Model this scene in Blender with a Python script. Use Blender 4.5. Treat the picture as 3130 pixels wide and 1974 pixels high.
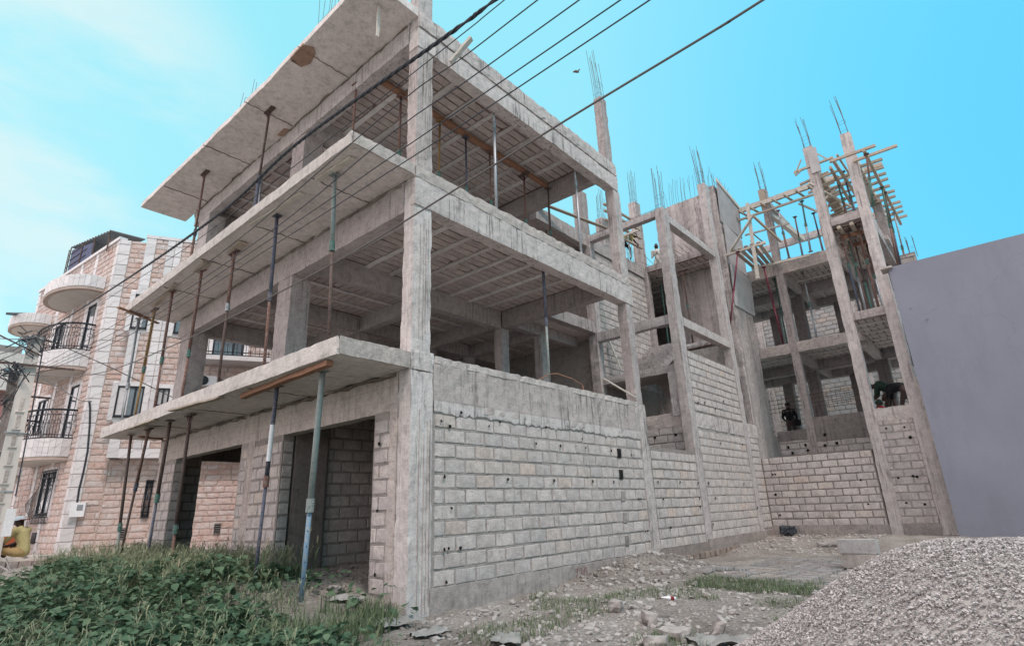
import bpy, bmesh, math, random
from mathutils import Vector, Matrix, noise
from math import radians, sin, cos, pi, sqrt, atan2
random.seed(11)
S = bpy.context.scene
for o in list(bpy.data.objects): bpy.data.objects.remove(o)
COL = S.collection
# ------------------------------------------------------------------ camera
F_PX, CX, CY, KD = 1714.1, 1565.0, 987.0, 3130 / 2408
PITCH, ROLL, YAW = radians(18.378), radians(-2.115), radians(40.641)
CAM = Vector((-7.8 * cos(radians(51.35)), -7.8 * sin(radians(51.35)), 1.5))
_fw = Vector((cos(YAW), sin(YAW), 0)); _rt = Vector((sin(YAW), -cos(YAW), 0)); _up = Vector((0, 0, 1))
_F = _fw * cos(PITCH) + _up * sin(PITCH); _U = -_fw * sin(PITCH) + _up * cos(PITCH)
_R = _rt * cos(ROLL) + _U * sin(ROLL); _V = -_rt * sin(ROLL) + _U * cos(ROLL)
cd = bpy.data.cameras.new('camera'); cam = bpy.data.objects.new('camera', cd); COL.objects.link(cam)
M3 = Matrix((_R, _V, -_F)).transposed()
cam.matrix_world = Matrix.Translation(CAM) @ M3.to_4x4()
cd.sensor_width = 36; cd.lens = F_PX / 3130 * 36; cd.clip_end = 2000; cd.clip_start = 0.05
S.camera = cam
# ------------------------------------------------------------------ world + sun
SUN_AZ, SUN_EL = radians(-109), radians(61)
W = bpy.data.worlds.new('World'); S.world = W; W.use_nodes = True
nt = W.node_tree; nt.nodes.clear()
def N(t, tp, **k):
    n = t.nodes.new(tp)
    for a, b in k.items(): setattr(n, a, b)
    return n
out = N(nt, 'ShaderNodeOutputWorld'); bg = N(nt, 'ShaderNodeBackground')
sky = N(nt, 'ShaderNodeTexSky', sky_type='NISHITA'); sky.sun_disc = False
sky.sun_elevation = SUN_EL; sky.sun_rotation = pi / 2 - SUN_AZ
sky.air_density = 1.0; sky.dust_density = 2.0; sky.ozone_density = 1.0
tc = N(nt, 'ShaderNodeTexCoord'); sep = N(nt, 'ShaderNodeSeparateXYZ')
nt.links.new(tc.outputs['Generated'], sep.inputs[0])
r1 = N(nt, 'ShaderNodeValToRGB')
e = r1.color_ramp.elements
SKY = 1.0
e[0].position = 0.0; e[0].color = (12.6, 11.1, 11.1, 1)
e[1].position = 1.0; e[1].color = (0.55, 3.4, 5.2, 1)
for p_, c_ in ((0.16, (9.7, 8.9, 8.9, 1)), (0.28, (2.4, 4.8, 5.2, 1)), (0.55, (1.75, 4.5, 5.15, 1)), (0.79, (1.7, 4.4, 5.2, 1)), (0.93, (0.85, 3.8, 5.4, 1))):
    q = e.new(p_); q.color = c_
# hazy bright sky: palest low down and behind the camera, brightened there out of view to fill the shade; deepest blue high to the right of the view
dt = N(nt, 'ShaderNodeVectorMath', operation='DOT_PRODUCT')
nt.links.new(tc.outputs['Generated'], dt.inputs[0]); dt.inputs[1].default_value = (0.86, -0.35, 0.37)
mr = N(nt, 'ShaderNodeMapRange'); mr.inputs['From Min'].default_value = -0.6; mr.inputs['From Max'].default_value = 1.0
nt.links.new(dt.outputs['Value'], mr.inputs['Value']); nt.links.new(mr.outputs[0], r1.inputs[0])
cm = N(nt, 'ShaderNodeMapping'); cm.inputs['Scale'].default_value = (1.1, 1.1, 3.4)
cm.inputs['Location'].default_value = (0.35, 0.1, 0.1)
cn = N(nt, 'ShaderNodeTexNoise'); cn.inputs['Scale'].default_value = 1.6; cn.inputs['Detail'].default_value = 8; cn.inputs['Roughness'].default_value = 0.58
nt.links.new(tc.outputs['Generated'], cm.inputs[0]); nt.links.new(cm.outputs[0], cn.inputs[0])
cr_ = N(nt, 'ShaderNodeMapRange', interpolation_type='SMOOTHSTEP'); cr_.inputs['From Min'].default_value = 0.36; cr_.inputs['From Max'].default_value = 0.60
nt.links.new(cn.outputs[0], cr_.inputs['Value'])
c2 = N(nt, 'ShaderNodeVectorMath', operation='DOT_PRODUCT')
nt.links.new(tc.outputs['Generated'], c2.inputs[0]); c2.inputs[1].default_value = (0.05, 0.87, 0.49)
c3 = N(nt, 'ShaderNodeMapRange', interpolation_type='SMOOTHSTEP'); c3.inputs['From Min'].default_value = 0.94; c3.inputs['From Max'].default_value = 0.995
nt.links.new(c2.outputs['Value'], c3.inputs['Value'])
mu = N(nt, 'ShaderNodeMath', operation='MULTIPLY'); nt.links.new(cr_.outputs[0], mu.inputs[0]); nt.links.new(c3.outputs[0], mu.inputs[1])
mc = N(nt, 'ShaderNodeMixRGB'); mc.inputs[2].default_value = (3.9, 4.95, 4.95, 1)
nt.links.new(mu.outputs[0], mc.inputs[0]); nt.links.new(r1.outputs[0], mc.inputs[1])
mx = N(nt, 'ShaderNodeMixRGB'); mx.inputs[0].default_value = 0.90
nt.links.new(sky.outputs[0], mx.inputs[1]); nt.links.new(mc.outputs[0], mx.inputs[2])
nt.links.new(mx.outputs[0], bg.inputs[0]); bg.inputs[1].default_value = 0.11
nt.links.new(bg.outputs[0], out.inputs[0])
sl = bpy.data.lights.new('sun', 'SUN'); sl.energy = 1.9; sl.angle = radians(11); sl.color = (1.0, 0.855, 0.80)
so = bpy.data.objects.new('sun', sl); COL.objects.link(so)
so.rotation_euler = Vector((cos(SUN_AZ) * cos(SUN_EL), sin(SUN_AZ) * cos(SUN_EL), sin(SUN_EL))).to_track_quat('Z', 'Y').to_euler()
S.cycles.max_bounces = 12; S.cycles.diffuse_bounces = 8
S.view_settings.view_transform = 'Standard'; S.view_settings.look = 'None'; S.view_settings.gamma = 1
S.view_settings.exposure = 0.86; S.view_settings.use_curve_mapping = False

# ------------------------------------------------------------------ helpers
def ray(x, y):
    sx, sy = x * KD - CX, y * KD - CY
    return _R * sx - _V * sy + _F * F_PX
def on(x, y, ax, val):            # where the line of sight meets an axis plane: measures the site off the photograph
    v = ray(x, y); t = (val - CAM[ax]) / v[ax]
    return CAM + v * t
def onp(x, y, p0, n):
    v = ray(x, y); t = (Vector(p0) - CAM).dot(n) / v.dot(n)
    return CAM + v * t
def pxsize(p, size):
    d = Vector(p) - CAM; z = d.dot(_F)
    if z < 0.2: return 0
    sx = d.dot(_R) / z * F_PX + CX; sy = -d.dot(_V) / z * F_PX + CY
    if not (-60 < sx < 3190 and -60 < sy < 2034): return 0
    return size * F_PX / z

def tag(o, label=None, cat=None, group=None, kind=None):
    if label: o['label'] = label
    if cat: o['category'] = cat
    if group: o['group'] = group
    if kind: o['kind'] = kind
    return o
def empty(name, loc=(0, 0, 0), label=None, cat=None, group=None):
    o = bpy.data.objects.new(name, None); COL.objects.link(o); o.location = loc; o.empty_display_size = 0.1
    return tag(o, label, cat, group)
def wmat(o):
    m = o.matrix_basis.copy()
    if o.parent is not None: m = wmat(o.parent) @ o.matrix_parent_inverse @ m
    return m
def linkmesh(name, me, parent=None, mats=None):
    o = bpy.data.objects.new(name, me); COL.objects.link(o)
    if parent is not None:
        o.parent = parent; o.matrix_parent_inverse = wmat(parent).inverted()
    return o

class MB:
    def __init__(s): s.v = []; s.f = []; s.mi = []; s.cur = 0
    def face(s, idx): s.f.append(idx); s.mi.append(s.cur)
    def add(s, vs, fs):
        b = len(s.v); s.v += [tuple(x) for x in vs]
        for q in fs: s.face([b + i for i in q])
    def box(s, x0, x1, y0, y1, z0, z1):
        s.add([(x0, y0, z0), (x1, y0, z0), (x1, y1, z0), (x0, y1, z0), (x0, y0, z1), (x1, y0, z1), (x1, y1, z1), (x0, y1, z1)],
              [(0, 3, 2, 1), (4, 5, 6, 7), (0, 1, 5, 4), (1, 2, 6, 5), (2, 3, 7, 6), (3, 0, 4, 7)])
    def bar(s, a, b, w, h, up=(0, 0, 1), jit=0):
        a = Vector(a); b = Vector(b); d = (b - a).normalized(); up = Vector(up)
        if abs(d.dot(up)) > 0.95: up = Vector((1, 0, 0))
        r = d.cross(up).normalized(); u = r.cross(d).normalized()
        vs = []
        for p in (a, b):
            for i, j in ((-1, -1), (1, -1), (1, 1), (-1, 1)):
                vs.append(p + r * (i * w / 2) + u * (j * h / 2) + d * random.uniform(-jit, jit))
        s.add(vs, [(0, 3, 2, 1), (4, 5, 6, 7), (0, 1, 5, 4), (1, 2, 6, 5), (2, 3, 7, 6), (3, 0, 4, 7)])
    def tube(s, pts, r, n=8, cap=True):
        pts = [Vector(p) for p in pts]; m = len(pts)
        rr = r if isinstance(r, (list, tuple)) else [r] * m
        b = len(s.v); prev = None
        for i, p in enumerate(pts):
            d = (pts[min(i + 1, m - 1)] - pts[max(i - 1, 0)]).normalized()
            if prev is None:
                prev = d.orthogonal().normalized()
            prev = (prev - d * prev.dot(d)).normalized(); w = d.cross(prev)
            for k in range(n):
                a = 2 * pi * k / n
                s.v.append(tuple(p + (prev * cos(a) + w * sin(a)) * rr[i]))
        for i in range(m - 1):
            for k in range(n):
                k2 = (k + 1) % n
                s.face([b + i * n + k, b + i * n + k2, b + (i + 1) * n + k2, b + (i + 1) * n + k])
        if cap:
            s.face([b + k for k in range(n)][::-1]); s.face([b + (m - 1) * n + k for k in range(n)])
    def rough(s, x0, x1, y0, y1, z0, z1, res=0.14, amp=0.010, seed=0.0, edge=0.0):
        """box with an uneven, hand-cast surface and worn arrises"""
        L = (x1 - x0, y1 - y0, z1 - z0); n = [max(1, min(60, int(round(l / res)))) for l in L]
        idx = {}; base = len(s.v)
        def vert(i, j, k):
            key = (i, j, k)
            if key in idx: return idx[key]
            p = Vector((x0 + L[0] * i / n[0], y0 + L[1] * j / n[1], z0 + L[2] * k / n[2]))
            q = p * 3.1 + Vector((seed, seed * 1.7, 0)); d = noise.noise_vector(q) * amp + noise.noise_vector(p * 11.0 + Vector((seed, 5, 1))) * amp * 0.8
            ext = (i in (0, n[0])) + (j in (0, n[1])) + (k in (0, n[2]))
            if ext >= 2:
                c = Vector(((x0 + x1) / 2, (y0 + y1) / 2, (z0 + z1) / 2)); w = abs(noise.noise(p * 9.3 + Vector((9, seed, 3)))) * (amp * 1.3 + edge * .8)
                t = Vector([(-1 if a == 0 else 1) if a in (0, m) else 0 for a, m in zip((i, j, k), n)])
                d -= t * w
            idx[key] = len(s.v); s.v.append(tuple(p + d)); return idx[key]
        def quad(fn, a, b, flip):
            for i in range(n[a]):
                for j in range(n[b]):
                    q = [fn(i, j), fn(i + 1, j), fn(i + 1, j + 1), fn(i, j + 1)]
                    s.face(q[::-1] if flip else q)
        quad(lambda i, j: vert(i, j, 0), 0, 1, True); quad(lambda i, j: vert(i, j, n[2]), 0, 1, False)
        quad(lambda i, j: vert(i, 0, j), 0, 2, False); quad(lambda i, j: vert(i, n[1], j), 0, 2, True)
        quad(lambda i, j: vert(0, i, j), 1, 2, True); quad(lambda i, j: vert(n[0], i, j), 1, 2, False)
    def build(s, name, mats, parent=None, smooth=False):
        me = bpy.data.meshes.new(name); me.from_pydata(s.v, [], s.f)
        if not isinstance(mats, (list, tuple)): mats = [mats]
        for m in mats: me.materials.append(m)
        if len(mats) > 1: me.polygons.foreach_set('material_index', s.mi)
        if smooth: me.polygons.foreach_set('use_smooth', [True] * len(me.polygons))
        me.update()
        return linkmesh(name, me, parent)
def part(name, mat, parent, fn, smooth=False):
    m = MB(); fn(m); return m.build(name, mat, parent, smooth)
def rbox(name, mat, parent, b, amp=0.010, res=0.14, edge=0.0):
    m = MB(); m.rough(*b, res=res, amp=amp, seed=random.uniform(0, 50), edge=edge); return m.build(name, mat, parent)

# ------------------------------------------------------------------ materials
def newmat(name):
    m = bpy.data.materials.new(name); m.use_nodes = True; t = m.node_tree
    b = t.nodes['Principled BSDF']; b.inputs['Roughness'].default_value = 0.9
    b.inputs['Specular IOR Level'].default_value = 0.25
    return m, t, b
def ramp(t, fac, stops):
    r = N(t, 'ShaderNodeValToRGB'); el = r.color_ramp.elements
    el[0].position, el[0].color = stops[0][0], (*stops[0][1], 1); el[1].position, el[1].color = stops[-1][0], (*stops[-1][1], 1)
    for p_, c_ in stops[1:-1]:
        q = el.new(p_); q.color = (*c_, 1)
    t.links.new(fac, r.inputs[0]); return r.outputs[0]
def nz(t, vec, scale, detail=4, rough=0.6, sc=None, dim='3D'):
    if sc is not None:
        mp = N(t, 'ShaderNodeMapping'); mp.inputs['Scale'].default_value = sc; t.links.new(vec, mp.inputs[0]); vec = mp.outputs[0]
    n = N(t, 'ShaderNodeTexNoise'); n.inputs['Scale'].default_value = scale; n.inputs['Detail'].default_value = detail
    n.inputs['Roughness'].default_value = rough; t.links.new(vec, n.inputs[0]); return n.outputs[0]
def mixc(t, fac, a, b, mode='MIX'):
    m = N(t, 'ShaderNodeMixRGB', blend_type=mode)
    for i, v in ((0, fac), (1, a), (2, b)):
        if isinstance(v, (int, float)): m.inputs[i].default_value = v
        elif isinstance(v, tuple): m.inputs[i].default_value = (*v, 1)
        else: t.links.new(v, m.inputs[i])
    return m.outputs[0]
def mrange(t, v, a, b, c=0.0, d=1.0):
    m = N(t, 'ShaderNodeMapRange'); m.inputs[1].default_value = a; m.inputs[2].default_value = b; m.inputs[3].default_value = c; m.inputs[4].default_value = d
    t.links.new(v, m.inputs[0]); return m.outputs[0]
def bump(t, b, h, s, d=0.02, prev=None):
    n = N(t, 'ShaderNodeBump'); n.inputs['Strength'].default_value = s; n.inputs['Distance'].default_value = d
    t.links.new(h, n.inputs['Height'])
    if prev is not None: t.links.new(prev, n.inputs['Normal'])
    t.links.new(n.outputs[0], b.inputs['Normal']); return n.outputs[0]
def wpos(t): return N(t, 'ShaderNodeNewGeometry').outputs['Position']
def rnd(t):
    g = N(t, 'ShaderNodeNewGeometry').outputs['Random Per Island']; o = N(t, 'ShaderNodeObjectInfo').outputs['Random']
    a = N(t, 'ShaderNodeMath', operation='ADD'); t.links.new(g, a.inputs[0]); t.links.new(o, a.inputs[1])
    f = N(t, 'ShaderNodeMath', operation='FRACT'); t.links.new(a.outputs[0], f.inputs[0]); return f.outputs[0]

def concrete(name, c, streak=0.5, boards=None, white=0.0, rough_s=0.5):
    m, t, b = newmat(name); p = wpos(t)
    dk = tuple(x * 0.66 for x in c); lt = tuple(min(1, x * 1.22) for x in c)
    col = ramp(t, nz(t, p, 0.9, 5, 0.6), [(0.3, dk), (0.5, c), (0.72, lt)])
    col = mixc(t, 0.6, col, ramp(t, nz(t, p, 7.0, 7, 0.75), [(0.34, tuple(x * 0.48 for x in c)), (0.5, c), (0.66, lt)]))
    fine = nz(t, p, 70, 3, 0.7)
    col = mixc(t, mrange(t, fine, 0.34, 0.46, 0.75, 0.0), col, tuple(x * 0.34 for x in c)); col = mixc(t, mrange(t, nz(t, p, 38, 4, 0.8), 0.56, 0.66, 0, 0.5), col, tuple(min(1, x * 1.35) for x in c))
    st = nz(t, p, 1.0, 5, 0.7, (17, 17, 0.8)); rg = nz(t, p, 1.0, 4, 0.6)
    ml = N(t, 'ShaderNodeMath', operation='MULTIPLY'); t.links.new(mrange(t, st, 0.52, 0.60), ml.inputs[0]); t.links.new(mrange(t, rg, 0.42, 0.58), ml.inputs[1])
    m2 = N(t, 'ShaderNodeMath', operation='MULTIPLY'); t.links.new(ml.outputs[0], m2.inputs[0]); m2.inputs[1].default_value = streak
    col = mixc(t, m2.outputs[0], col, tuple(x * 0.30 for x in c))
    if white > 0:
        w = nz(t, p, 1.0, 4, 0.6, (16, 16, 0.9)); w2 = mrange(t, w, 0.5, 0.62, 0, white)
        col = mixc(t, w2, col, (0.56, 0.52, 0.515))
    oi = N(t, 'ShaderNodeObjectInfo').outputs['Random']; hv = N(t, 'ShaderNodeHueSaturation'); t.links.new(mrange(t, oi, 0, 1, 0.84, 1.14), hv.inputs['Value']); t.links.new(mrange(t, oi, 0, 1, 1.15, 0.8), hv.inputs['Saturation']); t.links.new(col, hv.inputs['Color']); col = hv.outputs[0]
    if boards == 'V':
        vb = nz(t, p, 1.0, 3, 0.6, (4.5, 4.5, 0.12)); col = mixc(t, mrange(t, vb, 0.42, 0.5, 0.45, 0.0), col, tuple(x * 0.45 for x in c)); col = mixc(t, mrange(t, vb, 0.56, 0.62, 0.0, 0.4), col, tuple(min(1, x * 1.35) for x in c))
    t.links.new(col, b.inputs['Base Color'])
    n1 = bump(t, b, nz(t, p, 9, 8, 0.75), rough_s, 0.03)
    n2 = bump(t, b, fine, 0.5, 0.006, n1)
    if boards:
        wv = N(t, 'ShaderNodeTexWave', wave_type='BANDS', bands_direction='Z' if boards == 'Z' else 'DIAGONAL', wave_profile='SAW')
        mp = N(t, 'ShaderNodeMapping'); t.links.new(p, mp.inputs[0])
        if boards == 'V': mp.inputs['Scale'].default_value = (1, 1, 0.0)
        t.links.new(mp.outputs[0], wv.inputs[0]); wv.inputs['Scale'].default_value = 1.55 if boards == 'Z' else 2.4
        wv.inputs['Distortion'].default_value = 0.5; wv.inputs['Detail Scale'].default_value = 0.6
        n3 = bump(t, b, wv.outputs[0], 0.55, 0.014, n2)
        ln = mrange(t, wv.outputs[0], 0.0, 0.07, 0.45, 0.0)
        t.links.new(mixc(t, ln, col, tuple(x * 0.45 for x in c)), b.inputs['Base Color'])
    return m
CB = (0.375, 0.330, 0.322)
M = {}
M['conc'] = concrete('cast_concrete', CB, 0.6)
M['conc_side'] = concrete('drip_stained_concrete', (0.45, 0.395, 0.38), 0.95, 'Z')
M['conc_front'] = concrete('street_side_concrete', (0.43, 0.37, 0.345), 0.45, 'Z')
M['conc_white'] = concrete('pale_run_concrete', (0.42, 0.370, 0.355), 0.8, None, 0.35)
M['conc_slab'] = concrete('slab_soffit_concrete', (0.52, 0.45, 0.43), 0.1, None, 0, 0.3)
M['conc_edge'] = concrete('slab_edge_concrete', (0.48, 0.425, 0.40), 0.25, None, 0, 0.9)
M['conc_board'] = concrete('board_marked_concrete', (0.37, 0.325, 0.315), 0.8, 'V')
M['conc_dark'] = concrete('dark_and_shaded_concrete', (0.20, 0.170, 0.160), 0.6)  # dark tone; on the doorway column it is indoor shade put into the colour
M['plinth'] = concrete('plinth_render', (0.27, 0.230, 0.215), 0.3)
M['mortar'] = concrete('grey_mortar', (0.275, 0.243, 0.228), 0.3, None, 0, 1.0)
def blockmat(name, stops, drip=0.35):
    m, t, b = newmat(name); p = wpos(t)
    col = ramp(t, rnd(t), stops)
    col = mixc(t, mrange(t, nz(t, p, 5, 6, 0.7), 0.34, 0.62, 0.55, 0.0), col, (0.21, 0.185, 0.172))
    sm = nz(t, p, 14, 5, 0.75)
    col = mixc(t, mrange(t, sm, 0.60, 0.68, 0, 0.6), col, (0.20, 0.175, 0.162))
    col = mixc(t, mrange(t, nz(t, p, 75, 3, 0.7), 0.34, 0.46, 0.75, 0.0), col, (0.15, 0.13, 0.125)); col = mixc(t, mrange(t, nz(t, p, 30, 5, 0.8), 0.36, 0.45, 0.5, 0.0), col, (0.20, 0.175, 0.165))
    st = nz(t, p, 1.0, 4, 0.6, (14, 14, 0.6)); col = mixc(t, mrange(t, st, 0.60, 0.70, 0, drip), col, (0.11, 0.10, 0.098))
    t.links.new(col, b.inputs['Base Color'])
    n1 = bump(t, b, nz(t, p, 26, 6, 0.8), 0.75, 0.012); bump(t, b, nz(t, p, 120, 2, 0.6), 0.6, 0.004, n1)
    return m
M['block'] = blockmat('hollow_block', [(0, (0.47, 0.42, 0.41)), (0.35, (0.52, 0.462, 0.445)), (0.62, (0.55, 0.488, 0.465)), (0.8, (0.44, 0.40, 0.395)), (0.96, (0.54, 0.46, 0.42)), (1, (0.54, 0.43, 0.38))])
M['block_grey'] = blockmat('grey_hollow_block', [(0, (0.34, 0.335, 0.345)), (0.5, (0.40, 0.385, 0.385)), (0.85, (0.45, 0.40, 0.37)), (1, (0.48, 0.39, 0.33))], 0.15)
M['ceil'] = blockmat('ceiling_hollow_block', [(0, (0.47, 0.405, 0.385)), (0.5, (0.52, 0.45, 0.43)), (1, (0.55, 0.46, 0.43))], 0.0)
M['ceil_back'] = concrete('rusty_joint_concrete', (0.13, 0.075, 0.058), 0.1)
M['rib'] = concrete('ceiling_rib_concrete', (0.56, 0.525, 0.51), 0.1)
def simple(name, c, rough=0.8, var=0.25, scale=12, bs=0.3, metal=0.0, sc=None, c2=None, spots=None):
    m, t, b = newmat(name); p = wpos(t)
    f = nz(t, p, scale, 5, 0.65, sc)
    c2 = c2 or tuple(x * (1 - var) for x in c)
    col = ramp(t, f, [(0.35, c2), (0.62, c)])
    col = mixc(t, 0.35, col, ramp(t, rnd(t), [(0, tuple(x * 0.7 for x in c)), (1, tuple(min(1, x * 1.25) for x in c))]))
    if spots: col = mixc(t, mrange(t, nz(t, p, scale * 3, 4, 0.7), 0.56, 0.62), col, spots)
    t.links.new(col, b.inputs['Base Color']); b.inputs['Roughness'].default_value = rough; b.inputs['Metallic'].default_value = metal
    bump(t, b, f, bs, 0.01); return m
M['wood'] = simple('weathered_timber', (0.40, 0.33, 0.27), 0.85, 0.4, 6, 0.4, 0, (1, 1, 6))
M['wood_pale'] = simple('pale_timber', (0.52, 0.47, 0.42), 0.85, 0.35, 8, 0.4)
M['wood_orange'] = simple('orange_brown_plank', (0.30, 0.155, 0.10), 0.75, 0.45, 9, 0.4, 0, (3, 1, 3))
M['ply'] = simple('grey_form_panel', (0.37, 0.35, 0.355), 0.8, 0.35, 3, 0.3, 0, None, (0.26, 0.245, 0.25))
M['rust'] = simple('rusty_red_steel', (0.175, 0.092, 0.075), 0.75, 0.4, 14, 0.4, 0.1, None, None, (0.30, 0.26, 0.24))
M['rustdark'] = simple('dark_rusty_steel', (0.10, 0.07, 0.065), 0.75, 0.4, 14, 0.4, 0.1, None, None, (0.22, 0.14, 0.10))
M['green'] = simple('green_painted_steel', (0.065, 0.145, 0.12), 0.6, 0.4, 16, 0.3, 0.1, None, None, (0.22, 0.20, 0.18))
M['greenpale'] = simple('pale_green_worn_steel', (0.22, 0.25, 0.24), 0.7, 0.4, 16, 0.3, 0.1, None, None, (0.30, 0.27, 0.25))
M['blue'] = simple('blue_painted_steel', (0.11, 0.19, 0.28), 0.65, 0.5, 10, 0.3, 0.1, None, (0.16, 0.20, 0.22), (0.28, 0.25, 0.23))
M['slate'] = simple('slate_blue_steel', (0.075, 0.085, 0.12), 0.65, 0.4, 12, 0.3, 0.1, None, None, (0.22, 0.16, 0.14))
M['yellow'] = simple('yellow_painted_steel', (0.26, 0.165, 0.07), 0.7, 0.4, 16, 0.3, 0.1, None, None, (0.17, 0.07, 0.04))
M['galv'] = simple('galvanised_steel', (0.34, 0.35, 0.37), 0.5, 0.3, 14, 0.2, 0.5)
M['white'] = simple('white_paint', (0.72, 0.70, 0.72), 0.7, 0.2, 16, 0.2)
M['crimson'] = simple('crimson_painted_steel', (0.16, 0.02, 0.045), 0.5, 0.3, 16, 0.3, 0.1, None, None, (0.25, 0.15, 0.15))
M['rebar'] = simple('rebar_steel', (0.13, 0.095, 0.08), 0.8, 0.3, 20, 0.3, 0.1)
M['black'] = simple('black_metal', (0.022, 0.024, 0.03), 0.5, 0.2, 20, 0.1, 0.2)
M['cable'] = simple('black_cable', (0.035, 0.04, 0.05), 0.6, 0.2, 20, 0.1)
M['cable_grey'] = simple('grey_cable', (0.10, 0.09, 0.09), 0.6, 0.2, 20, 0.1)
M['hole'] = simple('dark_cavity', (0.012, 0.011, 0.011), 1.0, 0.2, 5, 0.1)
def glassmat():
    m, t, b = newmat('window_glass'); b.inputs['Base Color'].default_value = (0.10, 0.12, 0.14, 1); b.inputs['Roughness'].default_value = 0.06
    b.inputs['Specular IOR Level'].default_value = 1.0; bump(t, b, nz(t, wpos(t), 0.8, 2), 0.05, 0.05); return m
M['glass'] = glassmat()
M['curtain'] = simple('pale_curtain', (0.40, 0.38, 0.39), 0.9, 0.3, 10, 0.5, 0, (8, 8, 0.4))
def stonemat():
    m, t, b = newmat('pink_split_stone'); p = wpos(t)
    col = ramp(t, rnd(t), [(0, (0.50, 0.395, 0.365)), (0.3, (0.53, 0.45, 0.425)), (0.6, (0.55, 0.49, 0.475)), (0.8, (0.46, 0.43, 0.43)), (1, (0.50, 0.36, 0.32))])
    col = mixc(t, mrange(t, nz(t, p, 5, 6, 0.7), 0.38, 0.62, 0.6, 0), col, (0.42, 0.24, 0.19))
    col = mixc(t, mrange(t, nz(t, p, 8, 6, 0.7), 0.55, 0.68, 0, 0.5), col, (0.60, 0.57, 0.58))
    t.links.new(col, b.inputs['Base Color']); bump(t, b, nz(t, p, 10, 7, 0.8), 1.0, 0.03); return m
M['stone'] = stonemat()
M['stone_joint'] = simple('stone_joint_mortar', (0.42, 0.33, 0.29), 0.95, 0.3, 8)
def marble():
    m, t, b = newmat('veined_white_marble'); p = wpos(t)
    w = N(t, 'ShaderNodeTexWave', wave_type='BANDS', bands_direction='DIAGONAL'); mp = N(t, 'ShaderNodeMapping'); mp.inputs['Scale'].default_value = (1, 1, -0.8)
    t.links.new(p, mp.inputs[0]); t.links.new(mp.outputs[0], w.inputs[0]); w.inputs['Scale'].default_value = 2.3; w.inputs['Distortion'].default_value = 5; w.inputs['Detail'].default_value = 3
    vein = mrange(t, w.outputs[0], 0.0, 0.12, 0.42, 0.0)
    col = mixc(t, vein, ramp(t, rnd(t), [(0, (0.50, 0.47, 0.475)), (1, (0.62, 0.58, 0.585))]), (0.34, 0.29, 0.30)); t.links.new(col, b.inputs['Base Color'])
    b.inputs['Roughness'].default_value = 0.45; return m
M['marble'] = marble()
M['cream'] = simple('cream_render', (0.55, 0.50, 0.47), 0.9, 0.15, 1.5)
M['mauve'] = simple('mauve_smooth_render', (0.300, 0.278, 0.318), 0.9, 0.06, 0.7, 0.1)
def mauve_fix(m):
    t = m.node_tree; b = t.nodes['Principled BSDF']; p = wpos(t)
    for l in list(t.links):
        if l.to_socket == b.inputs['Base Color']: t.links.remove(l)
    col = ramp(t, nz(t, p, 0.35, 6, 0.6), [(0.3, (0.178, 0.184, 0.226)), (0.7, (0.222, 0.228, 0.278))]); col = mixc(t, mrange(t, nz(t, p, 1.0, 6, 0.75, (1.6, 1.6, .35)), .50, .62, 0, .35), col, (0.165, 0.168, 0.200)); col = mixc(t, mrange(t, nz(t, p, 26, 4, 0.8), .30, .42, .4, 0), col, (0.15, 0.15, 0.18))
    v = N(t, 'ShaderNodeTexVoronoi', feature='DISTANCE_TO_EDGE'); v.inputs['Scale'].default_value = 0.16
    mp = N(t, 'ShaderNodeVectorMath', operation='ADD'); nn = N(t, 'ShaderNodeTexNoise'); nn.inputs['Scale'].default_value = 1.5; nn.inputs['Detail'].default_value = 6
    t.links.new(p, nn.inputs[0]); t.links.new(p, mp.inputs[0]); t.links.new(nn.outputs['Color'], mp.inputs[1]); t.links.new(mp.outputs[0], v.inputs[0])
    col = mixc(t, mrange(t, v.outputs['Distance'], 0.0, 0.0025, 0.35, 0), col, (0.14, 0.13, 0.15)); t.links.new(col, b.inputs['Base Color'])
    bump(t, b, nz(t, p, 3, 8, 0.7), 0.25, 0.02)
mauve_fix(M['mauve'])
def soil():
    m, t, b = newmat('dusty_soil'); p = wpos(t)
    col = ramp(t, nz(t, p, 1.1, 6, 0.65), [(0.3, (0.17, 0.14, 0.12)), (0.5, (0.31, 0.27, 0.245)), (0.7, (0.40, 0.365, 0.335))])
    col = mixc(t, mrange(t, nz(t, p, 30, 5, 0.7), 0.4, 0.62, 0.6, 0), col, (0.06, 0.05, 0.045)); t.links.new(col, b.inputs['Base Color'])
    n1 = bump(t, b, nz(t, p, 12, 8, 0.75), 0.9, 0.05); bump(t, b, nz(t, p, 60, 4, 0.7), 0.6, 0.012, n1); return m
M['soil'] = soil()
M['street'] = simple('street_concrete', (0.50, 0.455, 0.41), 0.95, 0.3, 3)
M['rubble'] = simple('broken_concrete', (0.33, 0.30, 0.285), 0.95, 0.4, 10, 0.8)
def pebble():
    m, t, b = newmat('crushed_stone'); p = wpos(t)
    col = ramp(t, rnd(t), [(0, (0.13, 0.115, 0.11)), (0.4, (0.27, 0.24, 0.235)), (0.8, (0.38, 0.345, 0.34)), (1, (0.48, 0.44, 0.43))])
    t.links.new(col, b.inputs['Base Color']); bump(t, b, nz(t, p, 80, 3), 0.5, 0.005); return m
M['pebble'] = pebble()
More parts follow.
